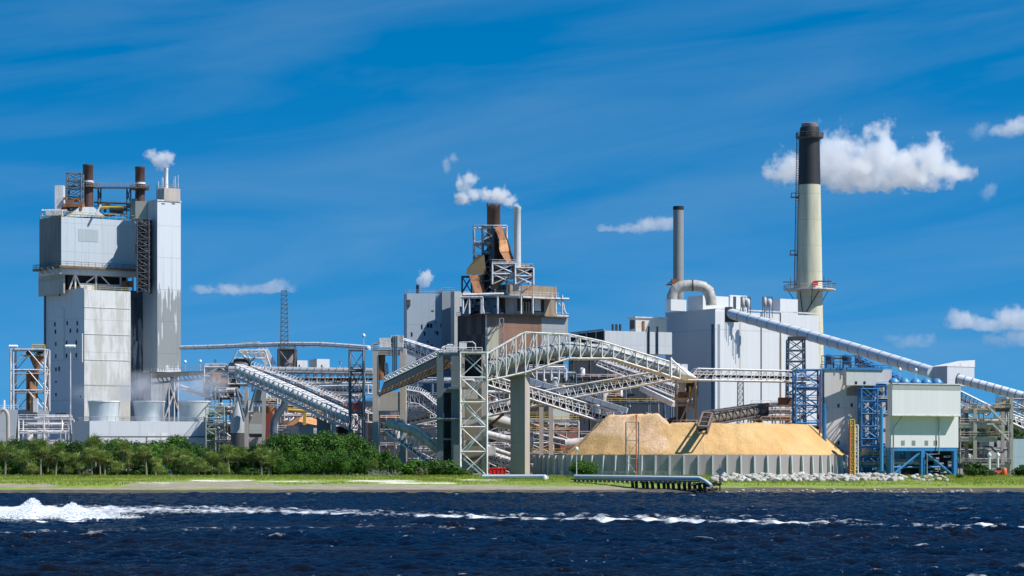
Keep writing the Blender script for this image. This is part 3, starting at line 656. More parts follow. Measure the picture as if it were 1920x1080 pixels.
MB().box(P(63, 667, 693), (6.5, 4, .4)).build('deck', yellow, r); m = MB(); m.rail(P(60, 666, 691), P(84, 666, 691)).rail(P(60, 652, 691), P(84, 652, 691), .8, .25).bar(P(60, 666, 691), P(60, 652, 691), .25).bar(P(84, 666, 691), P(84, 652, 691), .25); m.build('frame', yellow, r)
m = MB(); rd = random.Random(9)
for k in range(8): m.box(P(62 + 20 * rd.random(), 656 + 9 * rd.random(), 692), (1, 1, .4 + rd.random()))
m.lathe(X(54, 692), 692, [(.7, Z(665, 692)), (.9, Z(661, 692)), (.3, Z(657, 692))], 10); m.build('machinery', dsteel, r)
gpole('short lamp mast with round head on the far left tower', 25, 651, 688, .3, 'cross', yb=770, hw=7)
b = Blk(33, 70, 92, 767, 700); r = b.root('low_building', 'low grey building under the far left process tower', 'building'); b.body(MB()).build('wall', clad('grey_wall', (.27, .31, .36), (.15, .15, .15), .4), r); m = MB(); b.edge_rail(m); m.build('handrail', gsteel, r)
r = thing('storage_tank', 'cut off white tank with sloping side at the left edge', 'tank', P(0, 890, 650))
MB().hexa([P(-90, 890, 640), P(24, 890, 640), P(24, 890, 660), P(-90, 890, 660), P(-90, 768, 640), P(34, 768, 640), P(34, 768, 660), P(-90, 768, 660)]).build('shell', conc if 0 else clad('offwhite_wall', (.55, .58, .60), (.3, .3, .3), .4, 6), r)
m = MB(); m.rail(P(-20, 768, 640), P(34, 768, 640)); m.build('handrail', white, r)
one('vent_pipe', MB().pipe([P(-6, 890, 636), P(-6, 815, 636)] + [P(6 + 9 * math.cos(PI - PI * k / 8), 783 - 15 * math.sin(PI * k / 8), 636) for k in range(9)] + [P(15.5, 890, 636)], .5, 10), plain('pinkish_pipe', (.5, .42, .38)), 'bent grey vent pipe in front of the left edge tank', 'pipe', smooth=True)
one('vent_pipe', MB().pipe([P(7.5, 770, 642), P(7.5, 750, 642)], .35, 8), white, 'short white vent standing on the left edge tank', 'pipe', smooth=True)
pipe_rack('white pipe rack running between left edge tank and boiler tower', 35, 131, 786, 655, 6, 4, 21, white, pm=[white, white, gsteel, wsteel], kit=False, brace=False, dens=5)
pipe_rack('low grey pipe rack behind the white one at the far left', 34, 128, 800, 672, 6, 3, 22, gsteel, kit=True)
gpole('tall slim light mast in front of the boiler tower', 132, 651, 640, .26, 'cross', hw=8)
# cooling towers
b = Blk(135, 168, 389, 789, 626, al=24); r = b.root('cooling_tower_building', 'long low white building carrying three cooling tower stacks', 'building')
b.body(MB()).build('wall', clad('cooling_white', (.60, .63, .66), (.45, .45, .45), .3, 8, 30), r)
lab(b.panel(MB(), 'L', 135.5, 790, 167, 889, .04).build('side_wall', clad('cooling_shaded_side', (.40, .47, .54), (.3, .3, .3), .3, 8, 30), r), 'left end wall tinted with bluish shade')  # end wall is a darker copy of the white, shade coloured in
for x in (277, 301): b.panel(MB(), 'R', x, 812, x + 13, 825, .05).build('panel', white, r)
MB().bar(b.wpt('R', 169, 819, 1.2), b.wpt('R', 388, 819, 1.2), .28).build('pipe', dsteel, r)
for x in (272, 345): MB().bar(b.wpt('R', x, 819, 1.2), b.wpt('R', x, 890, 1.2), .22).build('pipe_post', dsteel, r)
m = MB(); b.edge_rail(m, e=-.3); m.build('handrail', gsteel, r)
ctm = clad('fan_stack_cladding', (.50, .55, .56), (.3, .34, .34), .6, 1.0, 30, .5, .75, .35, .7, us=.9)
lbs = ['left cooling stack, nearest the boiler tower', 'middle one of the three white flared cooling stacks', 'right cooling stack beside the green stair scaffold']
for i, px in enumerate((195, 279.5, 364)):
    Y = (640, 644, 648)[i]; x = X(px, Y); s_ = Y / F; z0, z1 = Z(789.5, Y), Z(752.5, Y); o = thing('cooling_stack', lbs[i], 'cooling tower', (x, Y, z0), 'cooling tower stacks')
    r0 = 27.5 * s_; r1 = 30 * s_
    MB().lathe(x, Y, [(r0, z0 - 1.5), (r0 * .99, z0 + 1.2), (r0 * 1.0, z0 + 2.4), (r1, z1), (r1 * .97, z1), (r0 * .95, z0 + 2)], 40, False).build('shell', ctm, o, True)
    MB().lathe(x, Y, [(r1 * 1.02, z1 - .25), (r1 * 1.02, z1 + .1), (r1 * .96, z1 + .1)], 40, False).build('rim', white, o, True)
    MB().lathe(x, Y, [(r0 * .9, z0 + .5), (.1, z0 + 1.0)], 16).build('fan_deck', dsteel, o)
lattice('pale green stair scaffold at the right end of the cooling building', 386, 420, 762, 634, 5, 6, .2, plain('pale_green_steel', (.33, .40, .34)), plats=(777, 795, 812), name='stair_scaffold', brace='Z', stairs=True)
# ------------------------------------------------------------------ left middle
def gantry(label, pts, r_, Y0, Y1, mat, name='pipe_bridge', n=14, bands=12):
    o = thing(name, label, 'pipe bridge', P(pts[0][0], pts[0][1], Y0)); q = resample(pts, 40); V = [P(a.x, a.y, Y0 + (Y1 - Y0) * i / 40) for i, a in enumerate(q)]
    MB().pipe(V, r_, n).build('pipe', mat, o, True); m = MB()
    for i in range(1, bands):
        k = int(40 * i / bands); m.pipe([V[k], V[k].lerp(V[k + 1], .12)], r_ * 1.18, n)
    m.build('flange', gsteel, o)
    m = MB(); m.pipe([v - Vector((0, 1.2, r_ * .6)) for v in V], r_ * .35, 8).build('side_pipe', gsteel, o, True); return o
gantry('long slim white pipe bridge leaving the stair tower high up', [(339, 652), (400, 650.5), (460, 648), (530, 645.5), (600, 645.5), (640, 648), (692, 652)], .62, 705, 640, white)
o = gantry('fat insulated pipe above the grey gallery truss', [(430, 693), (700, 697)], .95, 650, 640, plain('insulation_jacket', (.42, .41, .40)), bands=20)
conveyor('long grey gallery truss crossing behind the sloping conveyors', [(428, 699), (700, 699)], [(428, 720), (700, 718)], 652, 642, 4, 18, .26, wsteel, style='N', rail=True)
g = thing('walkway_gallery', 'stained concrete walkway gallery between stair tower and conveyor head', 'gallery', P(285, 715, 690))
MB().hexa([P(284, 710, 690), P(428, 699, 690), P(428, 699, 694), P(284, 710, 694), P(284, 699, 690), P(428, 693, 690), P(428, 693, 694), P(284, 699, 694)]).build('deck', clad('walkway_concrete', (.20, .175, .15), (.08, .07, .06), .8, 40, 30), g)
m = MB(); m.rail(P(284, 698, 690), P(428, 692.5, 690)); m.build('handrail', gsteel, g)
m = MB()
for k in range(12): x = 295 + k * 8; m.bar(P(x, 709 - k * .8, 691), P(x + 5, 718 - k, 691), .3)
m.bar(P(284, 719, 691), P(380, 710, 691), .5); m.build('truss', wsteel, g)
lb2 = ['leftmost lamp on the walkway gallery', 'middle lamp on the walkway gallery', 'lamp on the walkway gallery nearest the conveyor head']
for i, (x, y) in enumerate(((347, 681), (375.5, 680), (403.5, 679))): gpole(lb2[i], x, y, 690, .1, 'ball', yb=696, group='gallery lamps', name='lamp_post')
gpole('ball headed lamp rising above the grey gallery near the concrete portal', 637.5, 683, 648, .1, 'ball', yb=694, name='lamp_post')
one('sloping_pipe', MB().pipe([P(338, 724, 660), P(388, 740, 655)], .4, 8).pipe([P(345, 731, 660), P(400, 748, 655)], .3, 8), white, 'pair of slim white pipes sloping down behind the right cooling stack', 'pipe', smooth=True)
for a in (('brown and grey machinery tower below the conveyor head', 386, 432, 690, 674, 8, 7, 31, dsteel, [rust, dsteel, wsteel, rustlt]),
          ('dense steelwork rack left of the white cone silo', 404, 446, 735, 642, 8, 5, 32, gsteel, None),
          ('grey steelwork rack behind the concrete silo columns', 440, 520, 722, 668, 8, 5, 33, wsteel, None),
          ('steel racks and pipes below the middle of the gallery', 500, 600, 724, 690, 10, 6, 34, wsteel, None),
          ('steel racks and pipes left of the grey steel tower', 585, 672, 716, 672, 10, 6, 35, gsteel, None),
          ('low white pipework behind the sloping conveyors', 520, 660, 765, 640, 7, 3, 36, wsteel, None),
          ('shadowed rack between the two concrete portal legs', 706, 760, 762, 640, 8, 5, 37, bsteel, [rust, dsteel, gsteel]),
          ('large dim process structure behind the portal', 765, 900, 716, 672, 9, 7, 38, bsteel, [bsteel, white, gsteel]),
          ('lower pipework behind the dark conveyor tower', 740, 870, 800, 630, 6, 4, 39, wsteel, None),
          ('pipework between lattice tower and concrete pylon', 908, 965, 735, 650, 8, 6, 40, wsteel, None),
          ('process structure under the grey and white shed', 1075, 1170, 674, 716, 9, 6, 41, dsteel, [dsteel, rust, gsteel]),
          ('bluish steel structure behind the wood chip pile', 1130, 1262, 722, 665, 8, 5, 42, bsteel, [bsteel, white, gsteel]),
          ('pipework right of the concrete pylon above the wall', 990, 1085, 790, 628, 6, 5, 43, wsteel, None),
          ('grey rack standing behind the red brick building', 992, 1080, 700, 690, 8, 7, 44, bsteel, None)):
    pipe_rack(a[0], *a[1:5], a[5], a[6], a[7], a[8], pm=a[9], dens=5)
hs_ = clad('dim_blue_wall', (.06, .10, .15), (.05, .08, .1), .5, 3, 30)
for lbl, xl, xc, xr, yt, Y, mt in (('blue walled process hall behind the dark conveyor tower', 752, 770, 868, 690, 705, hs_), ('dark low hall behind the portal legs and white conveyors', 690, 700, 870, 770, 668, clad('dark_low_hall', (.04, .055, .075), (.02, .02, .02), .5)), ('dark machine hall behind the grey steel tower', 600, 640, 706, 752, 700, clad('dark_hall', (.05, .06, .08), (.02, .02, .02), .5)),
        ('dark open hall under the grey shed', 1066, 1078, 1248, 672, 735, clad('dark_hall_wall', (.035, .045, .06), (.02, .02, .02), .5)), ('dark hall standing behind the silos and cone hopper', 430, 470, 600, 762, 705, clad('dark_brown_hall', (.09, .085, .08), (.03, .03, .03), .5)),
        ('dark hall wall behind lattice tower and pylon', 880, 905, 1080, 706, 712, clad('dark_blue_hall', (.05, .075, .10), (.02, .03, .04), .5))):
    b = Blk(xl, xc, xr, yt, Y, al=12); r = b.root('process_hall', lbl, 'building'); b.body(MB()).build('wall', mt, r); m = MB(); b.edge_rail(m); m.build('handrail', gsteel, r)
# conveyor head house on A-frame
o = lattice('tangled steel head frame at the top of the left conveyors', 383, 440, 688, 656, 7, 3, .3, wsteel, yb=740, plats=(690, 708, 724), name='head_tower', brace='K')
rd = random.Random(12); r = thing('head_machinery', 'rusty drive machinery in the left conveyor head frame', 'machinery', P(420, 740, 643))
for k in range(9): q = P(400 + rd.random() * 42, 700 + rd.random() * 40, 654 + rd.random() * 3); MB().box(q, (1.5 + rd.random() * 2, 2, 1 + rd.random() * 2), rd.random()).build('gearbox', rd.choice([rust, dsteel, rust, gsteel]), r)
r = thing('chute_tower', 'grey hopper frame with three slanted white chutes', 'hopper', P(455, 692, 655))
m = MB()
for a, b in (((445, 657), (430, 690)), ((497, 657), (508, 690)), ((462, 657), (475, 690)), ((448, 662), (500, 662)), ((440, 672), (503, 672)), ((448, 657), (480, 690)), ((490, 657), (460, 690)), ((450, 657), (497, 657))): m.bar(P(*a, 655), P(*b, 655), .35).bar(P(*a, 660), P(*b, 660), .35)
for x in (450, 470, 497): m.bar(P(x, 657, 655), P(x, 657, 660), .3)
m.build('frame', wsteel, r)
for x in (484, 491, 498): MB().bar(P(x, 654, 657), P(x + 17, 684, 657), .95).build('chute', white, r)
MB().bar(P(447, 645, 657), P(487, 642, 657), 1.4, .5).build('top_beam', wsteel, r)
MB().lathe(X(452, 657), 657, [(3.6, Z(692, 657)), (3.4, Z(682, 657)), (1.2, Z(671, 657))], 16).build('dome', dsteel, r, True)
m = MB()
for k in range(9): m.box(P(455 + k * 5, 660 + (k % 3) * 3, 654), (.6, .6, 1.0))
m.build('machinery', wsteel, r)
tank('concrete_silo', 'square shouldered grey concrete silo with a black top rail', 'silo', 538, 13, 653, 694, 660, concd)
r = lattice('black steel frame around the concrete silo', 522, 552, 655, 656, 5, 1, .42, dsteel, yb=694, plats=(654,), name='silo_scaffold')
lattice('tall slim grey radio mast above the concrete silo', 527.5, 538, 545, 662, None, 13, .11, bsteel, yb=655, name='radio_mast', taper=.35)
for lbl, xl, xc, xr, yt, Y in (('small white penthouse right of the concrete silo', 551, 552, 577, 675.5, 668), ('bright white box house on the gallery roof', 580, 594, 618, 673, 660)):
    b = Blk(xl, xc, xr, yt, Y, al=25, yb=694); r = b.root('penthouse', lbl, 'building'); b.body(MB()).build('wall', clad('bright_white', (.68, .70, .72), (.5, .5, .5), .2), r); b.panel(MB(), 'R', xc + 8, 684, xc + 10.5, 691).build('door', dsteel, r)
# silos and hoppers low left
r = thing('cone_silo', 'grey cone topped silo on a dark plinth behind the trees', 'silo', P(446, 840, 630))
MB().lathe(X(446, 632), 632, [(14 * .14, Z(812, 632)), (14 * .14, Z(785, 632)), (13.5 * .14, Z(781, 632)), (.3, Z(752, 632))], 26).build('shell', clad('silo_cladding', (.40, .42, .44), (.3, .3, .3), .2, 20), r, True)
MB().lathe(X(446, 632), 632, [(1.9, G - .2), (1.9, Z(812, 632))], 16).build('plinth', dsteel, r, True)
r = thing('square_hopper', 'beige and white square hopper between two concrete columns', 'hopper', P(481, 850, 632))
q = lambda x0, x1, y0, y1, x2, x3: [P(x0, y1, 632), P(x1, y1, 632), P(x1, y1, 636), P(x0, y1, 636), P(x2, y0, 632), P(x3, y0, 632), P(x3, y0, 636), P(x2, y0, 636)]
MB().hexa(q(467, 493, 773, 795, 476, 490)).build('cone', plain('beige_hopper', (.40, .38, .33)), r); MB().hexa(q(467, 493, 795, 813, 467, 493)).build('wall', clad('hopper_wall', (.55, .54, .50), (.3, .25, .1), .5), r)
MB().hexa(q(469, 491, 813, 820, 469, 491)).build('slot', black, r); MB().hexa(q(467, 493, 820, 890, 467, 493)).build('base', conc, r)
MB().box(P(470, 762, 634), (1.4, 1.4, 3)).build('vent_box', white, r)
for px, yt, lbl in ((462, 728, 'left concrete column under the big sloping conveyor'), (495, 735, 'right concrete column under the big sloping conveyor')):
    one('concrete_column', MB().box((X(px, 622), 622, (Z(yt, 622) + G) / 2), (.95, .95, Z(yt, 622) - G)), conc, lbl, 'column')
one('slanted_strut', MB().bar(P(443, 728, 621), P(458, 790, 621), .5).bar(P(480, 728, 621), P(468, 770, 621), .45).bar(P(444, 728, 624), P(456, 745, 624), .4), bsteel, 'pair of grey slanted struts leaning on the left concrete column', 'strut')
for x0, x1, lbl in ((483, 492, 'left slanted concrete panel under the conveyor'),): one('chute_casing', MB().hexa([P(476, 752, 626), P(488, 752, 626), P(488, 752, 628), P(476, 752, 628), P(482, 727, 626), P(492, 727, 626), P(492, 727, 628), P(482, 727, 628)]), conc, 'beige slanted panel right below the big conveyor', 'panel')
one('red_brick_wall', MB().box((X(503, 640), 641, (Z(775, 640) + G) / 2), (2.2, 2, Z(775, 640) - G)), clad('red_wall', (.30, .07, .04), (.12, .03, .02), .5), 'narrow dark red wall behind the right concrete column', 'wall')
one('gooseneck_duct', MB().pipe([P(513, 850, 628), P(513, 800, 628), P(515, 788, 628), P(522, 776, 628), P(532, 762, 628), P(538, 745, 628)], .95, 12), bsteel, 'dark blue gooseneck duct curving up behind the trees', 'duct', smooth=True)
b = Blk(519, 560, 612, 797, 630, al=20); r = b.root('low_shed', 'low white shed with rusty orange roofing behind the trees', 'building'); b.body(MB()).build('wall', clad('shed_wall', (.42, .47, .52), (.3, .3, .3), .3), r)
f_ = b.foot(.4); MB().prism(f_, b.zt, b.zt + 2.2, [b.pt(b.lr * .3, b.ll * .3), b.pt(b.lr * .7, b.ll * .3), b.pt(b.lr * .7, b.ll * .7), b.pt(b.lr * .3, b.ll * .7)]).build('roof', rustlt, r)
MB().pipe([P(540, 769, 640), P(605, 772, 640)], .5, 8).build('roof_pipe', yellow, r, True); MB().bar(P(571, 775, 626), P(571, 797, 626), .8).build('ladder_cage', yellow, r)
# left sloping conveyors
conveyor('big sloping truss conveyor with long silver tube on the left', [(441, 683), (560, 733), (657, 778)], [(441, 708), (560, 763), (657, 806)], 626, 612, 3.6, 24, .24, white, 1.1, plain('silver_tube', (.62, .64, .66), .35), .62, False, style='I', deck=True, tside=.36)
conveyor('second sloping truss conveyor behind the big silver one', [(470, 686), (560, 718), (690, 775)], [(470, 700), (560, 736), (690, 792)], 634, 622, 3.2, 20, .22, wsteel, style='W', rail=True, hoops=True)
conveyor('short truss conveyor rising behind the steel tower foot', [(600, 724), (690, 722)], [(600, 734), (690, 738)], 655, 650, 3, 12, .25, white, style='Z', rail=True)
one('conveyor_pier', MB().hexa([P(594, 890, 616), P(622, 890, 616), P(622, 890, 619), P(594, 890, 619), P(594, 783, 616), P(620, 795, 616), P(620, 795, 619), P(594, 783, 619)]), plain('brown_concrete', (.20, .165, .14)), 'brown concrete pier under the big silver conveyor', 'pier')
one('conveyor_pier', MB().hexa([P(617, 890, 614), P(628, 890, 614), P(628, 890, 617), P(617, 890, 617), P(622, 790, 614), P(630, 795, 614), P(630, 795, 617), P(622, 790, 617)]), conc, 'pale slanted concrete pier beside the brown one', 'pier')
b = Blk(628, 634, 662, 800, 622, al=10); r = b.root('low_shed', 'small white roofed shed under the foot of the silver conveyor', 'building'); b.body(MB()).build('wall', black, r); MB().prism(b.foot(.8), b.zt, b.zt + .9, b.foot(-.8)).build('roof', white, r)
lattice('slim slate blue steel tower left of the concrete portal', 655, 681, 656, 606, 5, 6, .3, bsteel, plats=(692, 735), brace='Z', rails=True)
gpole('thin tall light pole at the slate blue tower', 682, 632, 604, .12, 'ball', name='light_pole')
rd = random.Random(5); r = thing('red_motor_house', 'weathered red machine casing under the slate blue tower', 'machinery', P(664, 770, 618)); MB().lathe(X(668, 618), 618, [(1.8, Z(772, 618)), (2, Z(760, 618)), (1.2, Z(752, 618))], 14).build('casing', plain('faded_red', (.33, .09, .08)), r, True); MB().box(P(655, 756, 618), (2.5, 2, 1)).build('cover', plain('faded_pink', (.4, .17, .14)), r)
# ------------------------------------------------------------------ centre
def portal(name, label, xa, xb, xc, xd, yt, Y, beams, mat, depth=3, yb=None, cat='portal'):
    z0 = G - .2 if yb is None else Z(yb, Y); r = thing(name, label, cat, P((xa + xd) / 2, 890, Y))
    for a, b in ((xa, xb), (xc, xd)):
        for yy in (0, depth): MB().box(((X(a, Y) + X(b, Y)) / 2, Y + yy, (z0 + Z(yt, Y)) / 2), (X(b, Y) - X(a, Y), 1.3, Z(yt, Y) - z0)).build('column', mat, r)
    for y0, y1 in beams: MB().box(((X(xa, Y) + X(xd, Y)) / 2, Y + depth / 2, (Z(y0, Y) + Z(y1, Y)) / 2), (X(xd, Y) - X(xa, Y) - .04, depth + .9, Z(y0, Y) - Z(y1, Y))).build('beam', mat, r)
    return r
r = portal('concrete_portal', 'beige concrete portal frame carrying the conveyor transfer house', 699, 710, 750, 761, 653, 602, ((653.5, 665), (735, 770)), conc, 5)
m = MB(); m.rail(P(699, 652, 601), P(761, 652, 601)); m.build('handrail', wsteel, r)
r = thing('transfer_house', 'small white transfer house on top of the concrete portal', 'transfer house', P(730, 653, 604))
MB().box(P(727, 643, 604), (4, 3, 2.4)).build('house', white, r); MB().box(P(745, 640, 604), (3, 3, 3)).build('drive_house', wsteel, r)
m = MB()
for x in (737, 740.5, 744): m.bar(P(x, 630, 600), P(x, 702, 600), .33)
m.build('duct_riser', bsteel, r)
m = MB(); m.pipe([P(713, 665, 604), P(713, 690, 604), P(716, 712, 604)], 1.3, 10); m.build('chute', rust, r, True); m = MB(); m.hexa([P(722, 705, 603), P(730, 705, 603), P(730, 705, 605), P(722, 705, 605), P(720, 680, 603), P(727, 680, 603), P(727, 680, 605), P(720, 680, 605)]); m.build('chute', wsteel, r)
MB().pipe([P(700, 652, 602), P(702, 646, 602), P(712, 642, 602)], .3, 8).build('pipe', rust, r, True)
dkside = plain('shaded_side_cladding', (.06, .085, .105), .6)  # deep slate colour carries the shade on this side
# rising dark conveyor between the portal and the dark tower: closed side, rusty underside
r = thing('conveyor_gallery', 'dark sided conveyor with rusty underside rising to the concrete tower', 'conveyor', P(715, 740, 596))
n = 16; T_ = [P(720 + 116 * i / n, 716 - 56 * i / n, 594 - 2 * i / n) for i in range(n + 1)]; Bt = [P(714 + 124 * i / n, 733 - 58 * i / n, 594 - 2 * i / n) for i in range(n + 1)]; of = Vector((1.2, 4.6, 0))
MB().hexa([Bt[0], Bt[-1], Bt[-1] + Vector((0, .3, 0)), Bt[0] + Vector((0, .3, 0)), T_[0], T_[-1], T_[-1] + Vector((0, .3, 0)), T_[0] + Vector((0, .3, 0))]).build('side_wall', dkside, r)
ub = [Bt[0] + Vector((-.6, 0, -1.1)), Bt[-1] + Vector((1.6, 0, -1.6))]
MB().hexa([ub[0], ub[1], ub[1] + Vector((0, 5, 0)), ub[0] + Vector((0, 5, 0)), Bt[0], Bt[-1], Bt[-1] + Vector((0, 5, 0)), Bt[0] + Vector((0, 5, 0))]).build('underside', plain('rust_underside', (.34, .20, .10), .8, 0, .5, .6, (.08, .05, .03), .6), r)
m = MB()
for i in range(n + 1): a = Bt[i] + Vector((0, -.12, -1)); m.bar(a, a + Vector((.6, 0, 1.1)), .22)
m.bar(ub[0] + Vector((0, -.1, 0)), ub[1] + Vector((0, -.1, 0)), .35); m.build('rib', dsteel, r)
m = MB()
for i in range(n): m.bar(T_[i] + Vector((0, 0, 1.2)), T_[i + 1] + Vector((0, 0, 1.2)), .2).bar(T_[i], T_[i + 1], .26).bar(T_[i], T_[i] + Vector((.3, 0, 1.2)), .2).bar(T_[i] + Vector((0, 3, .2)), T_[i + 1] + Vector((0, 3, 1.6)), .18).bar(T_[i] + Vector((0, 0, 1.2)), T_[i] + Vector((.4, 3, 1.5)), .18).bar(T_[i] + Vector((0, 0, 1.2)), T_[i + 1], .17)
m.build('handrail', white, r)
conveyor('white truss conveyor sloping from transfer house down behind the dark one', [(746, 634), (835, 662)], [(744, 654), (832, 690)], 612, 606, 3.6, 8, .26, white, style='Z', rail=True, dk=rust)
# concrete tower, its bluish shade put into the concrete colour
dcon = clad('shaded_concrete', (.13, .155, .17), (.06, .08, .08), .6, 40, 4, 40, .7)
r = portal('transfer_tower', 'shade-toned blue grey concrete transfer tower in front of the process hall', 819, 831, 846, 861, 661, 584, ((661, 668), (728, 736), (785, 789), (822, 825)), dcon, 6, cat='tower')
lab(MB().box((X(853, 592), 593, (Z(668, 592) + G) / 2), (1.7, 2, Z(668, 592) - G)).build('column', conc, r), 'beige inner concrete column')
MB().box((X(838, 596), 596, (Z(735, 596) + G) / 2), (4, 4, Z(735, 596) - G)).build('lift_shaft', dsteel, r)
MB().box(P(868, 728, 584), (7, 3.5, .5)).build('landing', conc, r); MB().box(P(852, 785, 583), (12, 3, .3)).build('landing', gsteel, r)
MB().box(P(868, 648, 588), (1.8, 2, 1.6)).build('cabinet', white, r); m = MB(); m.rail(P(832, 661, 583), P(904, 661, 583), 1.2, .12).rail(P(832, 661, 590), P(904, 661, 590), 1.2, .12); m.build('handrail', white, r)
m = MB(); m.pipe([P(862, 642, 585), P(886, 641, 585), P(891, 645, 585), P(892, 656, 585)], .16, 6); m.build('pipe', wsteel, r)
m = MB(); rd = random.Random(6)
for k in range(12): m.bar(P(827 + rd.random() * 22, 650 + 9 * rd.random(), 585), P(827 + rd.random() * 25, 643 + 10 * rd.random(), 587), .25)
m.box(P(846, 654, 586), (2.5, 2, 1.8)); m.build('drive', wsteel, r)
r = thing('concrete_structure', 'beige concrete frame with openings behind the lattice tower', 'concrete frame', P(885, 890, 592))
for x0, x1 in ((863, 871), (903, 914)): MB().box(((X(x0, 592) + X(x1, 592)) / 2, 592, (Z(665, 592) + G) / 2), (X(x1, 592) - X(x0, 592), 1.5, Z(665, 592) - G)).build('column', conc, r)
for y0, y1 in ((728, 748), (786, 800), (826, 836), (870, 884)): MB().box((X(887, 592), 592.2, (Z(y0, 592) + Z(y1, 592)) / 2), (X(903, 592) - X(871, 592), 1.2, Z(y0, 592) - Z(y1, 592))).build('beam', conc, r)
MB().hexa([P(903, 890, 590), P(911, 890, 590), P(911, 890, 591), P(903, 890, 591), P(903, 790, 590), P(905, 790, 590), P(905, 790, 591), P(903, 790, 591)]).build('buttress', conc, r)
MB().box(P(886, 800, 596), (6, 2, 22)).build('infill', plain('tan_infill', (.27, .24, .19)), r)
o = lattice('tall white lattice tower beside the concrete pylon', 863, 913, 661, 574, 6, 5, .27, white, yb=893, name='lattice_tower', brace='Z')
m = MB()
for i, (ya_, yb_) in enumerate(((893, 853), (853, 800), (800, 750), (750, 702), (702, 661))):
    a, b = ((868, ya_), (906, yb_ + 6)) if i % 2 else ((906, ya_), (868, yb_ + 6)); m.bar(P(*a, 577), P(*b, 577), 1.0, .35).bar(P(a[0], a[1] - 8, 576.5), P(b[0], b[1] - 8, 576.5), .12)
m.build('stair', plain('green_white_steel', (.38, .45, .46)), o)
MB().box(P(888, 661, 577), (6.6, 6.2, .3)).build('platform', wsteel, o)
# big arched gallery
conveyor('arched white truss gallery enclosing a silver tube over the pylon', [(912, 665), (985, 623), (1068, 627), (1130, 640), (1275, 684)], [(914, 714), (990, 697), (1066, 672), (1150, 672), (1280, 712)], 578, 586, 4.4, 16, .25, plain('cream_steel', (.74, .72, .68), .5, 0, .3, .5, (.3, .18, .1), .5), 1.75, plain('tube_grey', (.42, .42, .42), .5, 0, .25, .4), .42, False, style='N', deck=True, xs=[912, 931, 949, 967, 985, 1006, 1027, 1048, 1068, 1088, 1108, 1129, 1150, 1171, 1192, 1213, 1234, 1255, 1275])
r = thing('chute_cone', 'white tapering end of the arched gallery tube', 'chute', P(1290, 700, 586)); MB().pipe([P(1266, 694, 588), P(1278, 700, 588), P(1305, 709, 588)], [1.7, 1.5, .3], 14).build('cone', white, r, True); MB().box(P(1283, 689, 590), (1.5, 2, 1.6)).build('box', white, r)
m = MB(); m.bar(P(1258, 670, 584), P(1258, 708, 584), .5).bar(P(1258, 673, 584), P(1292, 704, 584), .35); m.build('post', white, r)
r = thing('concrete_pylon', 'massive concrete pylon carrying the arched conveyor gallery', 'pylon', P(975, 890, 582))
b = Blk(957, 984, 993.5, 703, 580, al=55); b.body(MB()).build('shaft', concd, r); lab(b.panel(MB(), 'R', 984.3, 703.5, 993.2, 889, .03).build('side_face', conc, r), 'sunlit narrow side')  # darker shaft and paler side colour in the pylon's shade and sunlight
MB().prism(b.foot(.35), b.zt, b.zt + .8).build('cap', conc, r)
for px, lbl in ((1015, 'left one of two concrete columns behind the pylon'), (1033, 'right one of two concrete columns behind the pylon')):
    one('concrete_column', MB().box((X(px, 615), 615, (Z(763, 615) + G) / 2), (1.1, 1.4, Z(763, 615) - G)), conc, lbl, 'column')
# crossing conveyors under the arch
conveyor('white truss conveyor sloping down to the left end of the chip pile', [(914, 702), (1155, 772)], [(914, 722), (1148, 797)], 598, 602, 3.2, 19, .24, white, style='W', rail=True, dk=deckm)
conveyor('white truss conveyor climbing right to the hopper tower', [(914, 757), (1033, 730), (1240, 695), (1275, 690)], [(914, 780), (1040, 752), (1278, 708)], 606, 596, 3.0, 26, .24, white, style='W', rail=True, dk=wsteel)
conveyor('distant truss conveyor falling behind the arch towards the hopper', [(1125, 676), (1295, 735)], [(1118, 684), (1285, 752)], 628, 616, 3.4, 14, .26, wsteel, style='Z', rail=True, hoops=True)
conveyor('short truss conveyor left of the dark transfer tower', [(752, 729), (790, 736), (822, 762)], [(752, 752), (785, 757), (822, 782)], 625, 622, 3, 9, .24, wsteel, style='Z', hoops=True)
conveyor('long low truss conveyor rising gently behind the portal', [(735, 790), (825, 769)], [(735, 800), (825, 781)], 628, 626, 3, 10, .24, wsteel, style='Z', rail=True)
conveyor('lower pair of thin trusses below the gently rising conveyor', [(765, 800), (860, 780)], [(765, 810), (860, 790)], 632, 630, 3, 10, .22, wsteel, style='Z')
conveyor('cream tube truss conveyor diving into the trees', [(724, 790), (778, 800), (822, 834)], [(718, 806), (770, 846), (812, 876)], 590, 586, 3.4, 12, .2, white, 1.0, plain('tan_tube', (.56, .48, .38), .6, 0, .3, .5, (.2, .14, .09), .5), .8, False, style='I', tside=.15)
conveyor('low truss conveyor passing behind the pylon foot', [(908, 846), (975, 868)], [(908, 862), (982, 884)], 600, 596, 3, 9, .22, white, style='W', rail=True)
conveyor('low truss conveyor right of the pylon above the wall', [(1000, 812), (1092, 832)], [(1000, 822), (1092, 842)], 624, 620, 3, 9, .22, wsteel, style='Z', rail=True)
one('belt_cover', MB().pipe([P(906, 783, 612), P(925, 787, 612), P(960, 796, 612)], 1.5, 12), plain('offwhite_cover', (.50, .49, .45)), 'offwhite curved belt cover between lattice tower and pylon', 'conveyor cover', smooth=True)
one('pipe_run', MB().pipe([P(905, 812, 618), P(945, 822, 618), P(1000, 832, 618)], 1.0, 10).pipe([P(905, 835, 617), P(955, 852, 617), P(1000, 858, 617)], .6, 10), wsteel, 'pair of fat grey pipes low behind the pylon', 'pipe', smooth=True)
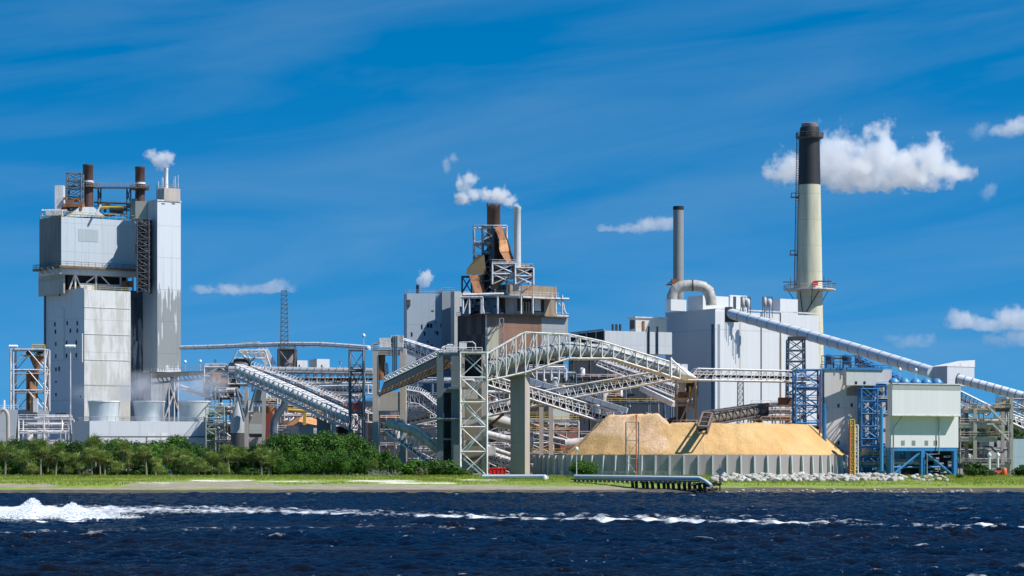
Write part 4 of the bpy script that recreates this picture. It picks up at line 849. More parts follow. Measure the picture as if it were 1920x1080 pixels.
one('pipe_run', MB().pipe([P(1060, 833, 618), P(1100, 829, 618), P(1140, 815, 618)], 1.3, 12), wsteel, 'fat grey pipe climbing beside the left foot of the chip pile', 'pipe', smooth=True)
one('brace_pole', MB().bar(P(916, 800, 604), P(945, 775, 604), .7), rust, 'dark rusty slanted pole left of the pylon', 'strut')
one('cabinet', MB().box(P(921, 846, 596), (2.2, 1.4, 2.4)), white, 'small white cabinet at the foot of the lattice tower', 'cabinet')
r = thing('skip_container', 'bright red skip container at the foot of the lattice tower', 'container', P(933, 890, 590)); q = P(933, 884, 590)
MB().prism([(q.x - 1.9, 589), (q.x + 1.9, 589), (q.x + 1.9, 592), (q.x - 1.9, 592)], G, G + 1.7, [(q.x - 2.2, 589), (q.x + 2.2, 589), (q.x + 2.2, 592), (q.x - 2.2, 592)]).build('body', red, r)
m = MB()
for i in range(5): m.bar((q.x - 1.8 + i * .9, 588.9, G + .1), (q.x - 2 + i, 588.9, G + 1.7), .12)
m.bar((q.x - 2.25, 588.95, G + 1.7), (q.x + 2.25, 588.95, G + 1.7), .15); m.build('rib', red, r)
# box girder conveyors (smooth white)
for pts, lbl, Y in (([(990, 712), (1176, 770)], 'smooth white box conveyor crossing behind the pylon', 640), ([(1203, 728), (1264, 758)], 'short smooth white box conveyor ending at the hopper tower', 622)):
    r = thing('box_conveyor', lbl, 'conveyor', P(*pts[0], Y)); MB().bar(P(*pts[0], Y), P(*pts[1], Y - 6), 1.6, 1.3).build('casing', clad('box_cover', (.55, .60, .66), (.3, .3, .3), .2), r)
    m = MB(); a, b = P(*pts[0], Y), P(*pts[1], Y - 6)
    for i in range(1, 12): c_ = a.lerp(b, i / 12); m.bar(c_, c_ + (b - a).normalized() * .2, 1.72, 1.42)
    m.build('joint', wsteel, r)
pipe_rack('white lower floor of the rust coloured building with diagonal braces', 992, 1062, 692, 668, 6, 1, 51, white, yb=712, cols=5, kit=False)
b = Blk(1028, 1030, 1068, 766, 655, al=10); r = b.root('small_building', 'white and green sided small building above the red brick one', 'building'); b.body(MB()).build('wall', clad('offwhite_small', (.50, .52, .46), (.3, .3, .2), .3), r); b.panel(MB(), 'R', 1045, 800, 1050, 815).build('door', dsteel, r)
b = Blk(1020, 1036, 1084, 797, 640, al=10); r = b.root('brick_building', 'low red brick building behind the left end of the chip wall', 'building'); b.body(MB()).build('wall', clad('red_brick', (.36, .13, .09), (.2, .08, .06), .5, 1, .8, .2, .85), r); MB().prism(b.foot(.3), b.zt, b.zt + .35).build('roof', wsteel, r)
# white annex left of rust building
b = Blk(757, 763, 829, 550, 742, al=12, zb=None); r = b.root('white_annex', 'white windowed annex with grey corrugated corner beside the rusty boiler house', 'building')
b.body(MB()).build('wall', clad('annex_shaded_white', (.40, .46, .52), (.3, .3, .3), .3, 2.4, 12), r)  # white wall coloured in the bluish tone of its shade
m_ = clad('annex_corrugated', (.30, .33, .36), (.15, .18, .2), .6, 1.6, 30)
b2 = Blk(820, 829, 855, 546, 743, al=12); lab(b2.body(MB()).build('corner_wall', m_, r), 'darker corrugated corner')
b3 = Blk(845, 852, 895, 546, 738, al=25); lab(b3.body(MB()).build('end_wall', clad('annex_light', (.44, .44, .43), (.3, .28, .25), .4), r), 'pale grey end wall')
for x, y, w_, h in ((791, 609, 3, 8), (803, 607, 4.5, 7.5), (808.5, 607, 4, 7.5), (828, 606, 4, 8), (772, 623, 3, 8), (796, 622, 3, 8), (820, 621, 3.5, 7), (816, 621, 2, 4), (817, 603, 2, 3.5), (802, 639, 2.5, 4), (809, 646, 5, 4), (811, 582, 5, 2)): b.panel(MB(), 'R', x - w_ / 2, y, x + w_ / 2, y + h, .06).build('window', black, r)
lab(b.panel(MB(), 'R', 762, 562, 769, 574, .5).build('roof_vent', dsteel, r), 'dark vent box on the left edge')
m = MB(); b.edge_rail(m); b2.edge_rail(m); m.build('handrail', gsteel, r); MB().pipe([P(783, 552, 744), P(783, 534, 744)], .5, 10).build('flue', dsteel, r, True)
# rusty boiler house
rm = clad('rust_wall', (.38, .31, .23), (.20, .08, .035), .98, 2.8, 9, .3, .8, .22, .44, us=.4, zs=.035, var=.35)
rml = patch('shaded_rust_panels', [(.06, .035, .03), (.085, .05, .04), (.05, .04, .035), (.10, .09, .08)], 2.6, 9, (.05, .02, .015), .6, 2)  # rust panels darkened to colour in the shade of the left side
b = Blk(858, 910, 1065, 589, 700); r = b.root('rusty_boiler_house', 'rust streaked boiler house with cream panels and steel terraces', 'building')
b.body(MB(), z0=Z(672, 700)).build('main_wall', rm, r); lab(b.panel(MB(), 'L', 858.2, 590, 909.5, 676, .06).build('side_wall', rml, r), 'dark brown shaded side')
lab(b.panel(MB(), 'R', 935, 591.5, 1014, 672, .04).build('rusty_panel', clad('mid_rust_panel', (.27, .15, .095), (.14, .06, .035), .9, 2.8, 9, .3, .8, .35, .6, us=.4, zs=.04, var=.5), r), 'strongly rusted middle panels')
lab(b.panel(MB(), 'R', 1015, 590, 1064.5, 672, .07).build('side_panel', clad('pale_rusty_panel', (.30, .33, .34), (.3, .2, .13), .7, 2.8, 9), r), 'pale grey panels at the right end')
lab(b.panel(MB(), 'R', 911, 612, 935, 672, .05).build('cream_panel', clad('cream_panel', (.38, .36, .27), (.28, .15, .08), .6, 2.8, 9), r), 'cream panels at the left corner')
m = MB(); b.panel(m, 'R', 910, 588, 1065, 591, .25); b.panel(m, 'R', 910, 589, 912, 690, .2); m.build('corner_trim', wsteel, r)
MB().prism(b.foot(-1), G - .3, Z(672, 700)).build('dark_base', black, r)
bu = Blk(930, 948, 1044, 533, 703, yb=589); lab(bu.body(MB(), z0=Z(589, 700)).build('upper_wall', patch('upper_panels', [(.30, .25, .17), (.34, .34, .34), (.26, .17, .10), (.30, .25, .18)], 3.4, 60, (.20, .09, .04), .75, 5), r), 'beige and grey upper house')
lab(bu.panel(MB(), 'R', 970, 561, 1020, 584, .08).build('opening', black, r), 'dark opening with pipes'); bu.panel(MB(), 'R', 1001, 561, 1013, 583, .3).build('white_duct', white, r)
m = MB()
for x in (979, 985, 990, 995): bu.panel(m, 'R', x, 566, x + 2, 584, .3)
m.build('pipe', plain('tan_pipe', (.35, .3, .2)), r)
bt = Blk(866, 940, 1048, 553, 697, yb=556); lab(bt.body(MB()).build('terrace', wsteel, r), 'upper white steel terrace'); m = MB(); bt.edge_rail(m, h=1.3); m.build('handrail', wsteel, r)
lab(Blk(866, 905, 1066, 587, 698, yb=589).body(MB(), .3).build('terrace', deckm, r), 'rust stained lower terrace'); m = MB(); b.edge_rail(m, h=1.2, e=.2); m.build('handrail', wsteel, r)
m = MB()
for x in (868, 880, 902, 905, 933, 977, 999, 1042, 1054): MB().bar(P(x, 588, 696), P(x, 553, 696), .45).build('terrace_column', wsteel, r)
for a_, c_ in (((902, 555), (908, 588)), ((868, 588), (880, 556)), ((977, 550), (999, 533)), ((1042, 560), (1062, 588)), ((1054, 558), (1060, 588))): MB().bar(P(*a_, 696), P(*c_, 696), .3).build('terrace_brace', wsteel, r)
for a_, c_ in (((1035, 560), (1067, 561)), ((864, 557), (905, 557)), ((868, 553), (945, 551))): MB().bar(P(*a_, 696), P(*c_, 696), .65).build('terrace_beam', wsteel, r)
m = MB(); rd = random.Random(17)
for k in range(26): m.box(P(870 + rd.random() * 62, 560 + rd.random() * 26, 701 + rd.random() * 3), (.6 + rd.random() * 3, 2, .5 + rd.random() * 2.5))
m.build('machinery', bsteel, r)
MB().box((X(905, 707), 708, (Z(556, 707) + Z(590, 707)) / 2), (11, 6, Z(556, 707) - Z(590, 707))).build('dark_fill', black, r)  # black fill darkens the open terrace behind the machinery
sk = stack(925.5, 25, 382, 545, 712, None, r)
st = lattice('open white steel frame around the rusty stack and ducts', 888, 950, 423, 703, 7, 4, .36, wsteel, yb=552, plats=(457, 482), brace='Z', name='stack_scaffold')
lattice('inner dark steel column frame under the rusty stack', 905, 925, 424, 700, 4, 5, .45, bsteel, yb=552, name='stack_scaffold', brace='Z')
r2 = thing('flue_duct', 'angular rusty orange flue duct bending down right of the stack', 'duct', P(950, 490, 700))
def ribbon(mb, secs, Y0, dp, sl=2.6):
    for (a, b), (c_, d) in zip(secs, secs[1:]): mb.hexa([P(*c_, Y0), P(*d, Y0 + sl), P(*d, Y0 + sl + dp), P(*c_, Y0 + dp), P(*a, Y0), P(*b, Y0 + sl), P(*b, Y0 + sl + dp), P(*a, Y0 + dp)])
    return mb
ribbon(MB(), [((928, 426), (940, 423)), ((937, 451), (952, 449))], 697, 3).build('upper_run', rust, r2)
ribbon(MB(), [((937, 451), (952, 449)), ((936, 466), (957, 463)), ((938, 473), (958, 471))], 696.8, 3.4).build('elbow', rustlt, r2)
ribbon(MB(), [((938, 473), (958, 471)), ((950, 493), (964, 488))], 697, 3).build('lower_run', plain('mid_rust', (.36, .17, .08), .8, 0, .4, .5), r2)
ribbon(MB(), [((925, 430), (930, 428)), ((926, 470), (938, 470)), ((926, 494), (950, 494))], 700.5, 4).build('shaded_side', plain('shaded_rust', (.07, .035, .022), .8), r2)  # dark sheet paints the shade beside the orange duct
r2 = thing('flue_duct', 'angular olive brown flue duct bulging out left of the stack', 'duct', P(890, 540, 704))
om = plain('olive_duct', (.17, .13, .065), .75, 0, .5, .4, (.2, .09, .04), .6)
ribbon(MB(), [((896, 478), (908, 478)), ((875, 505), (911, 505)), ((874, 515), (911, 515))], 697, 5, 1).build('upper_run', om, r2)
ribbon(MB(), [((880, 516), (905, 516)), ((883, 527), (902, 527)), ((890, 549), (912, 549))], 696, 4).build('lower_run', rust, r2)
ribbon(MB(), [((908, 478), (916, 478)), ((905, 515), (918, 515)), ((903, 549), (918, 549))], 700, 4).build('shaded_side', black, r2)  # black sheet paints the shaded flank of the olive duct
lab(MB().pipe([P(926, 541, 699), P(930, 528, 699), P(936, 524, 699), P(942, 530, 699)], 1.2, 10).build('elbow', om, r2, True), 'rounded brown elbow')
lattice('white pipe cage beside the white stack on the rusty boiler house', 923, 966, 494, 697, 6, 2, .4, wsteel, yb=533, plats=(495, 518), name='pipe_cage')
lattice('braced white steel cage right of the white stack', 966, 1000, 502, 695, 5, 2, .4, wsteel, yb=533, plats=(503,), name='pipe_cage')
lattice('small lattice cage left of the olive duct', 866, 884, 518, 704, 4, 1, .3, bsteel, yb=548, name='pipe_cage')
r2 = thing('white_stack', 'tall slim white stack right of the rusty stack', 'stack', P(970, 533, 698)); stack(970, 13, 388, 492, 699, None, r2, 'shell', clad('stack_white', (.55, .57, .57), (.35, .35, .33), .3, 30, 6))
MB().lathe(X(970, 699), 699, [(1.3, Z(545, 699)), (1.1, Z(492, 699))], 12).build('base_pipe', wsteel, r2, True)
r2 = thing('roof_vessels', 'rusty vessels crowded inside the pipe cages', 'vessels', P(965, 533, 699)); rd = random.Random(2)
for k in range(12):
    x = X(930 + rd.random() * 66, 699); z = Z(500 + rd.random() * 28, 699); MB().lathe(x, 698 + rd.random() * 3, [(.3, z), (.9, z + .5), (.9, z + 2), (.2, z + 2.5)], 10).build('vessel', rd.choice([rust, wsteel, black, deckm]), r2, True)
lattice('slim lattice mast standing before the rusty boiler house', 936, 944, 597, 650, 1.2, 8, .14, gsteel, name='radio_mast', taper=.3)
# shed right of it
b = Blk(1070, 1134, 1260, 620, 745, al=25, zb=Z(662, 745)); r = b.root('grey_shed', 'pale grey shed with dark open left side behind the arched gallery', 'building'); b.body(MB()).build('wall', clad('shed_pale', (.56, .58, .59), (.4, .4, .4), .3, 2.5), r)
lab(b.panel(MB(), 'L', 1071, 624, 1132, 660, .1).build('opening', black, r), 'dark open side'); m = MB()
for x in (1085, 1100, 1118): b.panel(m, 'L', x, 622, x + 2, 660, .3)
b.panel(m, 'L', 1070, 620, 1134, 623, .4); m.build('beam', gsteel, r)
for x in (1149, 1156, 1163): MB().pipe([P(x, 622, 748), P(x, 608, 748)], .4, 8).build('flue', dsteel, r, True)
for x in (1216, 1232): lab(b.panel(MB(), 'R', x - 1, 612, x + 1, 664, .5).build('downpipe', black, r), 'dark vertical pipe')
b = Blk(1180, 1192, 1250, 596, 770, al=25, zb=Z(640, 770)); r = b.root('beige_penthouse', 'cream penthouse with dark left side next to the boiler hall', 'building'); b.body(MB()).build('wall', clad('cream_pent', (.62, .60, .53), (.3, .25, .18), .6), r); b.panel(MB(), 'L', 1181, 600, 1190, 617, .05).build('louvre', dsteel, r); b.panel(MB(), 'R', 1204, 602, 1208, 620, .3).build('pipe', rust, r); MB().prism(b.foot(.4), b.zt, b.zt + .4).build('roof_edge', wsteel, r)
# ------------------------------------------------------------------ right: boiler hall, stacks
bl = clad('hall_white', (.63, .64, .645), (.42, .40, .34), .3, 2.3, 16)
bd = clad('hall_shaded_side', (.44, .50, .55), (.25, .3, .33), .3, 2.3, 16)  # darker bluish copy of the hall white, with shade in the colour
b = Blk(1248, 1341, 1535, 583, 770); r = b.root('boiler_hall', 'big white boiler hall with stepped penthouses under the arched duct', 'building')
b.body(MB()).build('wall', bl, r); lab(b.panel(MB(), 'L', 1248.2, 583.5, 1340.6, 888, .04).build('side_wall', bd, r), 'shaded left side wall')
for xl, xc, xr, yt, t in ((1248, 1258, 1287, 561, 0), (1290, 1318, 1366, 554, 1), (1366, 1369, 1401, 553, 2), (1448, 1463, 1496, 560, 3)):
    p_ = Blk(xl, xc, xr, yt, (768, 782, 790, 812)[t], al=35, zb=b.zt); p_.body(MB()).build('penthouse', bl, r)
b.panel(MB(), 'R', 1375, 556, 1380, 580, .1).build('louvre', dsteel, r)
lab(b.panel(MB(), 'L', 1334, 608, 1338.5, 800, .1).build('window_strip', glass2, r), 'tall dark window strip'); lab(b.panel(MB(), 'R', 1345.5, 608, 1350, 775, .06).build('window_strip', clad('grey_strip', (.25, .29, .33), (.1, .1, .1), .3, 9, 1.4, .45, .5), r), 'tall grey window strip')
m = MB()
for x in (1427, 1463): b.panel(m, 'R', x - .6, 584, x + .6, 800, .2)
m.build('downpipe', dsteel, r); lab(b.panel(MB(), 'R', 1461.5, 632, 1465, 800, .12).build('stain_strip', plain('ochre', (.52, .42, .26)), r), 'ochre vertical strip')
lab(b.panel(MB(), 'R', 1386, 600, 1389, 800, .05).build('stain_strip', plain('greenish_strip', (.48, .50, .44)), r), 'faint greenish strip')
m = MB(); b.panel(m, 'R', 1340.7, 582.5, 1535.5, 585, .25); b.panel(m, 'L', 1247.5, 582.5, 1340.7, 584.5, .25); m.build('coping', wsteel, r)
for px, lbl in ((1397, 'left pair of rooftop filter pots on the boiler hall'), (1438, 'right pair of rooftop filter pots on the boiler hall')):
    o = thing('filter_pots', lbl, 'filter', P(px, 583, 772))
    for dx, w_ in ((-4, 1.3), (5, 1.5)):
        x = X(px + dx, 772); z = Z(580, 772); MB().lathe(x, 772, [(.3, z - 3), (.3, z + .3), (w_ * .55, z + 1), (w_ * .55, z + 3.2 - dx * .08), (.3, z + 3.8 - dx * .08)], 12).build('pot', wsteel, o, True)
    m = MB(); z = Z(582, 772)
    for dx in (-8, 0, 10): m.bar((X(px + dx, 770.5), 770.5, z - 2.5), (X(px + dx, 770.5), 770.5, z + 4.2), .18)
    m.bar((X(px - 8, 770.5), 770.5, z + 4.2), (X(px + 10, 770.5), 770.5, z + 4.2), .2); m.build('frame', dsteel, o)
r = thing('grey_stack', 'plain grey steel stack with black rim beside the arched duct', 'stack', P(1272, 560, 800)); x = X(1272, 800); rr = 9.8 * 800 / F
MB().lathe(x, 800, [(rr * 1.02, Z(575, 800)), (rr, Z(394, 800)), (rr * .9, Z(394, 800))], 28, False).build('shell', clad('stack_grey', (.25, .255, .25), (.4, .35, .27), .3, 30, 10), r, True); MB().lathe(x, 800, [(rr * 1.03, Z(394, 800)), (rr * 1.03, Z(387, 800)), (rr * .9, Z(387, 800)), (rr * .9, Z(393, 800))], 28, False).build('rim', black, r, True)
m = MB(); m.bar(P(1248, 534, 797), P(1266, 533, 797), .4).bar(P(1248, 534, 797), P(1263, 525, 797), .25).box(P(1266, 529, 797), (2.5, 3, 2)); m.build('bracket', rust, r)
r = thing('arched_duct', 'fat offwhite duct arching over the roof of the boiler hall', 'duct', P(1300, 560, 775))
pts = [(1260, 572), (1260.5, 555), (1266, 543), (1277, 537), (1290, 535.5), (1305, 535.5), (1318, 538), (1328, 545), (1333, 560), (1334, 572)]
am = plain('arch_duct', (.50, .47, .42), .6, 0, .3, .3, (.22, .16, .11), .5)
MB().pipe([P(*q, 776) for q in pts], 10.5 * 776 / F, 20).build('duct', am, r, True); MB().pipe([P(1297, 535.5, 776), P(1299.5, 535.5, 776)], 11.2 * 776 / F, 20).build('collar', dsteel, r, True)
for a, c_ in (((1266, 543), (1267, 542.3)), ((1283, 536), (1284, 536)), ((1318, 538), (1319, 538.6)), ((1328, 545), (1328.8, 546.5))): MB().pipe([P(*a, 776), P(*c_, 776)], 10.9 * 776 / F, 20).build('collar', wsteel, r, True)
# tall chimney
Y = 840; x = X(1518, Y); s_ = Y / F; r = thing('chimney', 'tall tapering concrete chimney with black top and access galleries', 'chimney', (x, Y, G)); zz = lambda py: Z(py, Y)
tp = lambda py: (18.6 + (24.6 - 18.6) * (py - 247) / (585 - 247)) * s_
cm_ = Mat('chimney_concrete'); p = cm_.pos.outputs['Position']; nz = cm_.noise(cm_.vm('MULTIPLY', p, (.35, .35, .05)), 1, 5, .6)
cm_.bsdf(cm_.mix(cm_.rng(nz, .45, .7, 0, .5), cm_.mix(cm_.math('LESS_THAN', cm_.math('FRACT', cm_.math('DIVIDE', cm_.xyz(p)[2], 9.0)), .02), (.58, .55, .40), (.42, .40, .30)), (.24, .24, .18)), .85)
MB().lathe(x, Y, [(tp(900), G - .3), (tp(585), zz(585)), (tp(460), zz(460)), (tp(347), zz(347))], 48, False).build('shaft', cm_.m, r, True)
MB().lathe(x, Y, [(tp(347) * 1.002, zz(347)), (tp(300), zz(300)), (tp(258), zz(258)), (18.4 * s_, zz(243)), (17.5 * s_, zz(239)), (15 * s_, zz(239)), (15 * s_, zz(260))], 48, False).build('black_section', plain('soot_black', (.022, .023, .026), .6, 0, .3, .2), r, True)
MB().lathe(x, Y, [(14.5 * s_, zz(241)), (15.5 * s_, zz(238)), (15.5 * s_, zz(232)), (13.5 * s_, zz(231)), (13, zz(231) * 0 + zz(236))][:4], 32).build('cap', plain('cap_metal', (.22, .19, .19)), r, True)
MB().lathe(x, Y, [(tp(258) * .98, zz(262)), (25.8 * s_, zz(259)), (25.8 * s_, zz(258)), (tp(258) * .98, zz(258))], 24, False).build('top_gallery', dsteel, r); m = MB(); m.ring_rail(x, Y, zz(258), 25.3 * s_, 1.6, .18, 16)
m.build('handrail', dsteel, r)
m = MB(); rg = 49 * s_
for k in range(12):
    t = 2 * PI * k / 12; d = Vector((math.cos(t), math.sin(t), 0)); c0 = Vector((x, Y, zz(543))); m.bar(c0 + d * tp(543), c0 + d * rg * .96, .3)
    if k % 4 == 1: m.bar(c0 + d * tp(543) * .98 - Vector((0, 0, 5.5)), c0 + d * rg * .9, .2)
    if k % 3 == 1: m.bar(c0 + d * rg * .9, c0 + d * rg * .9 + Vector((0, 0, 4)), .15).bar(c0 + d * rg * .9 + Vector((-2.6, 0, 2.4)), c0 + d * rg * .9 + Vector((2.6, 0, 2.4)), .35)
m.build('bracket', dsteel, r)
MB().lathe(x, Y, [(tp(543), zz(544.5)), (rg, zz(544.5)), (rg, zz(542.5)), (tp(543), zz(542.5))], 12, False).build('lower_gallery', wsteel, r); m = MB(); m.ring_rail(x, Y, zz(542.5), rg * .98, 1.4, .14, 12); m.build('handrail', gsteel, r)
MB().box((x + 1.5, Y - tp(535) - .5, zz(533)), (1.5, 1.0, 1.6)).build('red_box', red, r)
m = MB(); lx = lambda py: x - tp(py) - .5
m.ladder((lx(258), Y, zz(258)), (lx(542), Y, zz(542)), .9, .22)
for py in (370, 478): m.box((lx(py) - .9, Y, zz(py)), (2.6, 2, .3)); m.bar((lx(py) - 2, Y, zz(py)), (lx(py) - 2, Y, zz(py - 8)), .2); m.bar((lx(py) - 2, Y, zz(py - 8)), (lx(py), Y, zz(py - 8)), .2)
m.build('ladder', rust, r)
m = MB()
for a, c_ in (((1512, 585), (1536, 545)), ((1505, 585), (1500, 546))): m.bar(P(a[0], a[1], Y - 5.2), P(c_[0], c_[1], Y - 5.2), .3)
m.build('brace', dsteel, r)
# big tube conveyor
r = thing('tube_conveyor', 'long ribbed white tube conveyor sloping down from the boiler hall', 'conveyor', P(1745, 720, 650))
tm = clad('tube_white', (.66, .70, .74), (.4, .42, .45), .3, 60, 60)
def ribtube(pts, rad, n, parent):
    q = resample(pts[0], n); V = [P(a.x, a.y, pts[1] + (pts[2] - pts[1]) * i / n) for i, a in enumerate(q)]; MB().pipe(V, rad, 24).build('tube', tm, parent, True)
    m = MB(); 
    for i in range(1, n): m.pipe([V[i], V[i] + (V[i + 1] - V[i]).normalized() * .3], rad * 1.05, 24)
    m.build('rib', gsteel, parent); return V
V1 = ribtube([[(1369, 588), (1500, 624), (1605, 654), (1748, 698)], 744, 655], 10.3 * .155, 20, r)
MB().box(V1[0] + Vector((-.4, .6, -.3)), (2.2, 3.4, 4.6)).build('wall_flange', dsteel, r)
m = MB(); m.bar(P(1366, 602, 745), P(1384, 602, 742), .6); m.build('bracket', dsteel, r)
b = Blk(1746, 1776, 1827, 687, 650, al=30, yb=723); r = b.root('transfer_house', 'white wedge roofed transfer house where the tube conveyor lands', 'transfer house')
b.body(MB()).build('wall', clad('transfer_white', (.60, .62, .65), (.5, .5, .5), .2), r); lab(b.panel(MB(), 'L', 1746.3, 688, 1775.7, 722.5, .05).build('side_wall', bd, r), 'grey shaded side')  # side panel takes the shade-coloured hall material
f_ = b.foot(.1); z0 = b.zt; MB().hexa([(*f_[0], z0), (*f_[1], z0), (*f_[2], z0), (*f_[3], z0), (*f_[0], z0 + .15), (*f_[1], z0 + 1.9), (*f_[2], z0 + 1.9), (*f_[3], z0 + .15)]).build('roof', white, r)
r = thing('tube_conveyor', 'lower ribbed white tube conveyor leaving the frame at right', 'conveyor', P(1920, 745, 640)); V2 = ribtube([[(1795, 710), (1860, 727), (1960, 755)], 646, 634], 8.6 * .144, 12, r)
MB().pipe([V2[0], V2[0] + (V2[1] - V2[0]) * .12], 8.6 * .144 * 1.2, 20).build('collar', dsteel, r)
lattice('dark blue grey lattice trestle under the big tube conveyor', 1479, 1509, 636, 690, 5, 8, .34, bsteel, taper=.12, name='conveyor_trestle', yb=800)
lattice('slim lattice mast in front of the boiler hall', 1384, 1394, 716, 735, 1.6, 8, .16, gsteel, name='radio_mast', taper=.2, yb=806)
one('trestle_cap', MB().box(P(1494, 634, 691), (5, 3, .9)), dsteel, 'dark steel saddle between tube conveyor and lattice trestle', 'saddle')
# horizontal gallery
conveyor('level white truss conveyor passing in front of the boiler hall', [(1308, 691), (1512, 696)], [(1290, 712), (1512, 716)], 590, 596, 3.2, 15, .24, white, style='W', rail=True, dk=wsteel)
# hopper tower
r = portal('hopper_tower', 'brown stained steel and concrete hopper tower over the chip pile', 1268, 1271, 1302, 1306, 712, 596, ((712, 718), (757, 762)), plain('brown_frame', (.25, .21, .17)), 4, yb=798, cat='hopper')
MB().hexa([P(1274, 733, 597), P(1285, 733, 597), P(1285, 733, 600), P(1274, 733, 600), P(1270, 710, 597), P(1288, 710, 597), P(1288, 710, 600), P(1270, 710, 600)]).build('hopper', wsteel, r)
MB().hexa([P(1268, 757, 596), P(1286, 757, 596), P(1286, 757, 600), P(1268, 757, 600), P(1263, 746, 595), P(1292, 746, 595), P(1292, 746, 601), P(1263, 746, 601)]).build('tray', concd, r)
MB().box(P(1279, 741, 598), (2.6, 2, 1.6)).build('chute', rust, r); MB().box(P(1276, 780, 599), (2.6, 2, 5)).build('chute', dsteel, r)
MB().bar(P(1294, 725, 596), P(1294, 748, 596), .45).build('post', yellow, r); m = MB(); m.bar(P(1300, 735, 595), P(1272, 798, 594), .35).bar(P(1304, 722, 595), P(1306, 798, 595), .5).bar(P(1296, 750, 595), P(1284, 798, 594), .35); m.build('brace', plain('tan_steel', (.33, .26, .17)), r)
MB().box(P(1298, 722, 599), (3, 2, 6)).build('side_box', dsteel, r)
m = MB(); m.rail(P(1262, 797, 594), P(1312, 797, 594), 1.2, .12); m.build('handrail', gsteel, r)
rd = random.Random(33); m = MB()
for k in range(14): m.box(P(1252 + rd.random() * 45, 783 + rd.random() * 16, 598 + 2 * rd.random()), (1 + rd.random() * 2, 1, .6 + rd.random() * 1.4))
m.build('machinery', dsteel, r)
# stacker with its shadow on the chips
r = thing('stacker_boom', 'rusty open stacker boom hanging over the chip pile', 'stacker', P(1325, 797, 590)); m = MB()
a = [P(1317, 774, 574), P(1335, 775, 574), P(1326, 800, 560), P(1308, 799, 560)]
for i in range(4): m.bar(a[i], a[(i + 1) % 4], .5)
for i in range(1, 3): m.bar(a[0].lerp(a[3], i / 3), a[1].lerp(a[2], i / 3), .25)
dn = Vector((0, .2, -1.6))
for i in range(4): m.bar(a[i] + dn, a[(i + 1) % 4] + dn, .35); m.bar(a[i], a[i] + dn, .35)
m.build('frame', plain('dusty_rust', (.17, .125, .10)), r); MB().bar(a[0].lerp(a[1], .5) + dn * .5, a[3].lerp(a[2], .5) + dn * .5, 1.6, .4).build('belt', belt, r)
m = MB(); m.bar(P(1308, 799, 560), P(1306, 806, 560), .3); m.build('spout', dsteel, r)
r = conveyor('dark tube conveyor reaching from machinery to the stacker boom', [(1338, 772), (1440, 757)], [(1333, 797), (1440, 777)], 580, 600, 3, 8, .3, dsteel, 1.5, plain('dusty_tube', (.16, .15, .13)), .45, False, style='Z')
pipe_rack('crowded dark drive station behind the chip pile at right', 1408, 1500, 760, 604, 7, 3, 61, gsteel, yb=800, pm=[gsteel, wsteel, rust, dsteel], dens=6)
one('rusty_box', MB().box(P(1474, 751.5, 600), (3.8, 3, 1.6)).box(P(1474, 758, 600), (4.2, 3.2, .3)), rust, 'rusty brown box on top of the drive station', 'box')
lattice('vivid blue stair tower in front of the trestle', 1492, 1539, 693, 588, 6, 6, .3, blue, plats=(712, 730, 750, 773, 798), brace='Z', name='stair_tower', stairs=True)
# ------------------------------------------------------------------ blue trimmed building
bw = clad('beige_grey_wall', (.63, .60, .59), (.18, .17, .16), .35, 3, 9.5)
b = Blk(1537, 1541, 1672, 692, 590, al=10); r = b.root('filter_building', 'beige grey building with blue roof trim and rooftop fans', 'building')
b.body(MB()).build('wall', bw, r)
bu2 = Blk(1580, 1587, 1655, 692.5, 586, al=24, yb=722); lab(bu2.body(MB()).build('upper_front', clad('light_front', (.50, .51, .49), (.3, .3, .3), .3, 3, 30), r), 'paler upper front under the blue trim')
lab(b.panel(MB(), 'R', 1587, 723, 1655, 742, .06).build('dark_band', clad('dark_band_cladding', (.27, .25, .235), (.1, .09, .08), .6, 3, 30), r), 'darker band below the upper front')  # strip of darker cladding right below the upper front
m = MB(); bu2.panel(m, 'R', 1586.5, 690, 1656, 693, .4); m.build('roof_trim', blue, r); m = MB(); b.panel(m, 'R', 1540.5, 690.5, 1586, 693.5, .3); m.build('roof_trim', blue, r)
for x, y, f_ in ((1605, 715, 'R'), (1621, 715, 'R'), (1572, 757, 'R'), (1597, 756, 'R'), (1572, 827, 'R'), (1552, 828, 'R'), (1638, 752, 'R')): (bu2 if y < 720 else b).panel(MB(), f_, x - 2, y, x + 2, y + (5 if y < 720 else 7), .08).build('window', glass, r)
m = MB(); b.edge_rail(m); m.build('handrail', blue, r)
m = MB(); b.panel(m, 'R', 1543.5, 694, 1545, 880, .3); m.build('downpipe', dsteel, r)
one('blue_duct', MB().pipe([P(1545.5, 893, 585), P(1545.5, 768, 585)], .52, 12).pipe([P(1545.5, 768, 585), P(1545.5, 757, 585)], .38, 12), blue, 'vertical blue duct on the left side of the beige building', 'duct', smooth=True)
one('red_riser', MB().pipe([P(1536.5, 893, 584), P(1536.5, 705, 584)], .16, 8), plain('dull_red', (.35, .05, .06)), 'thin red riser pipe left of the blue duct', 'pipe', smooth=True)
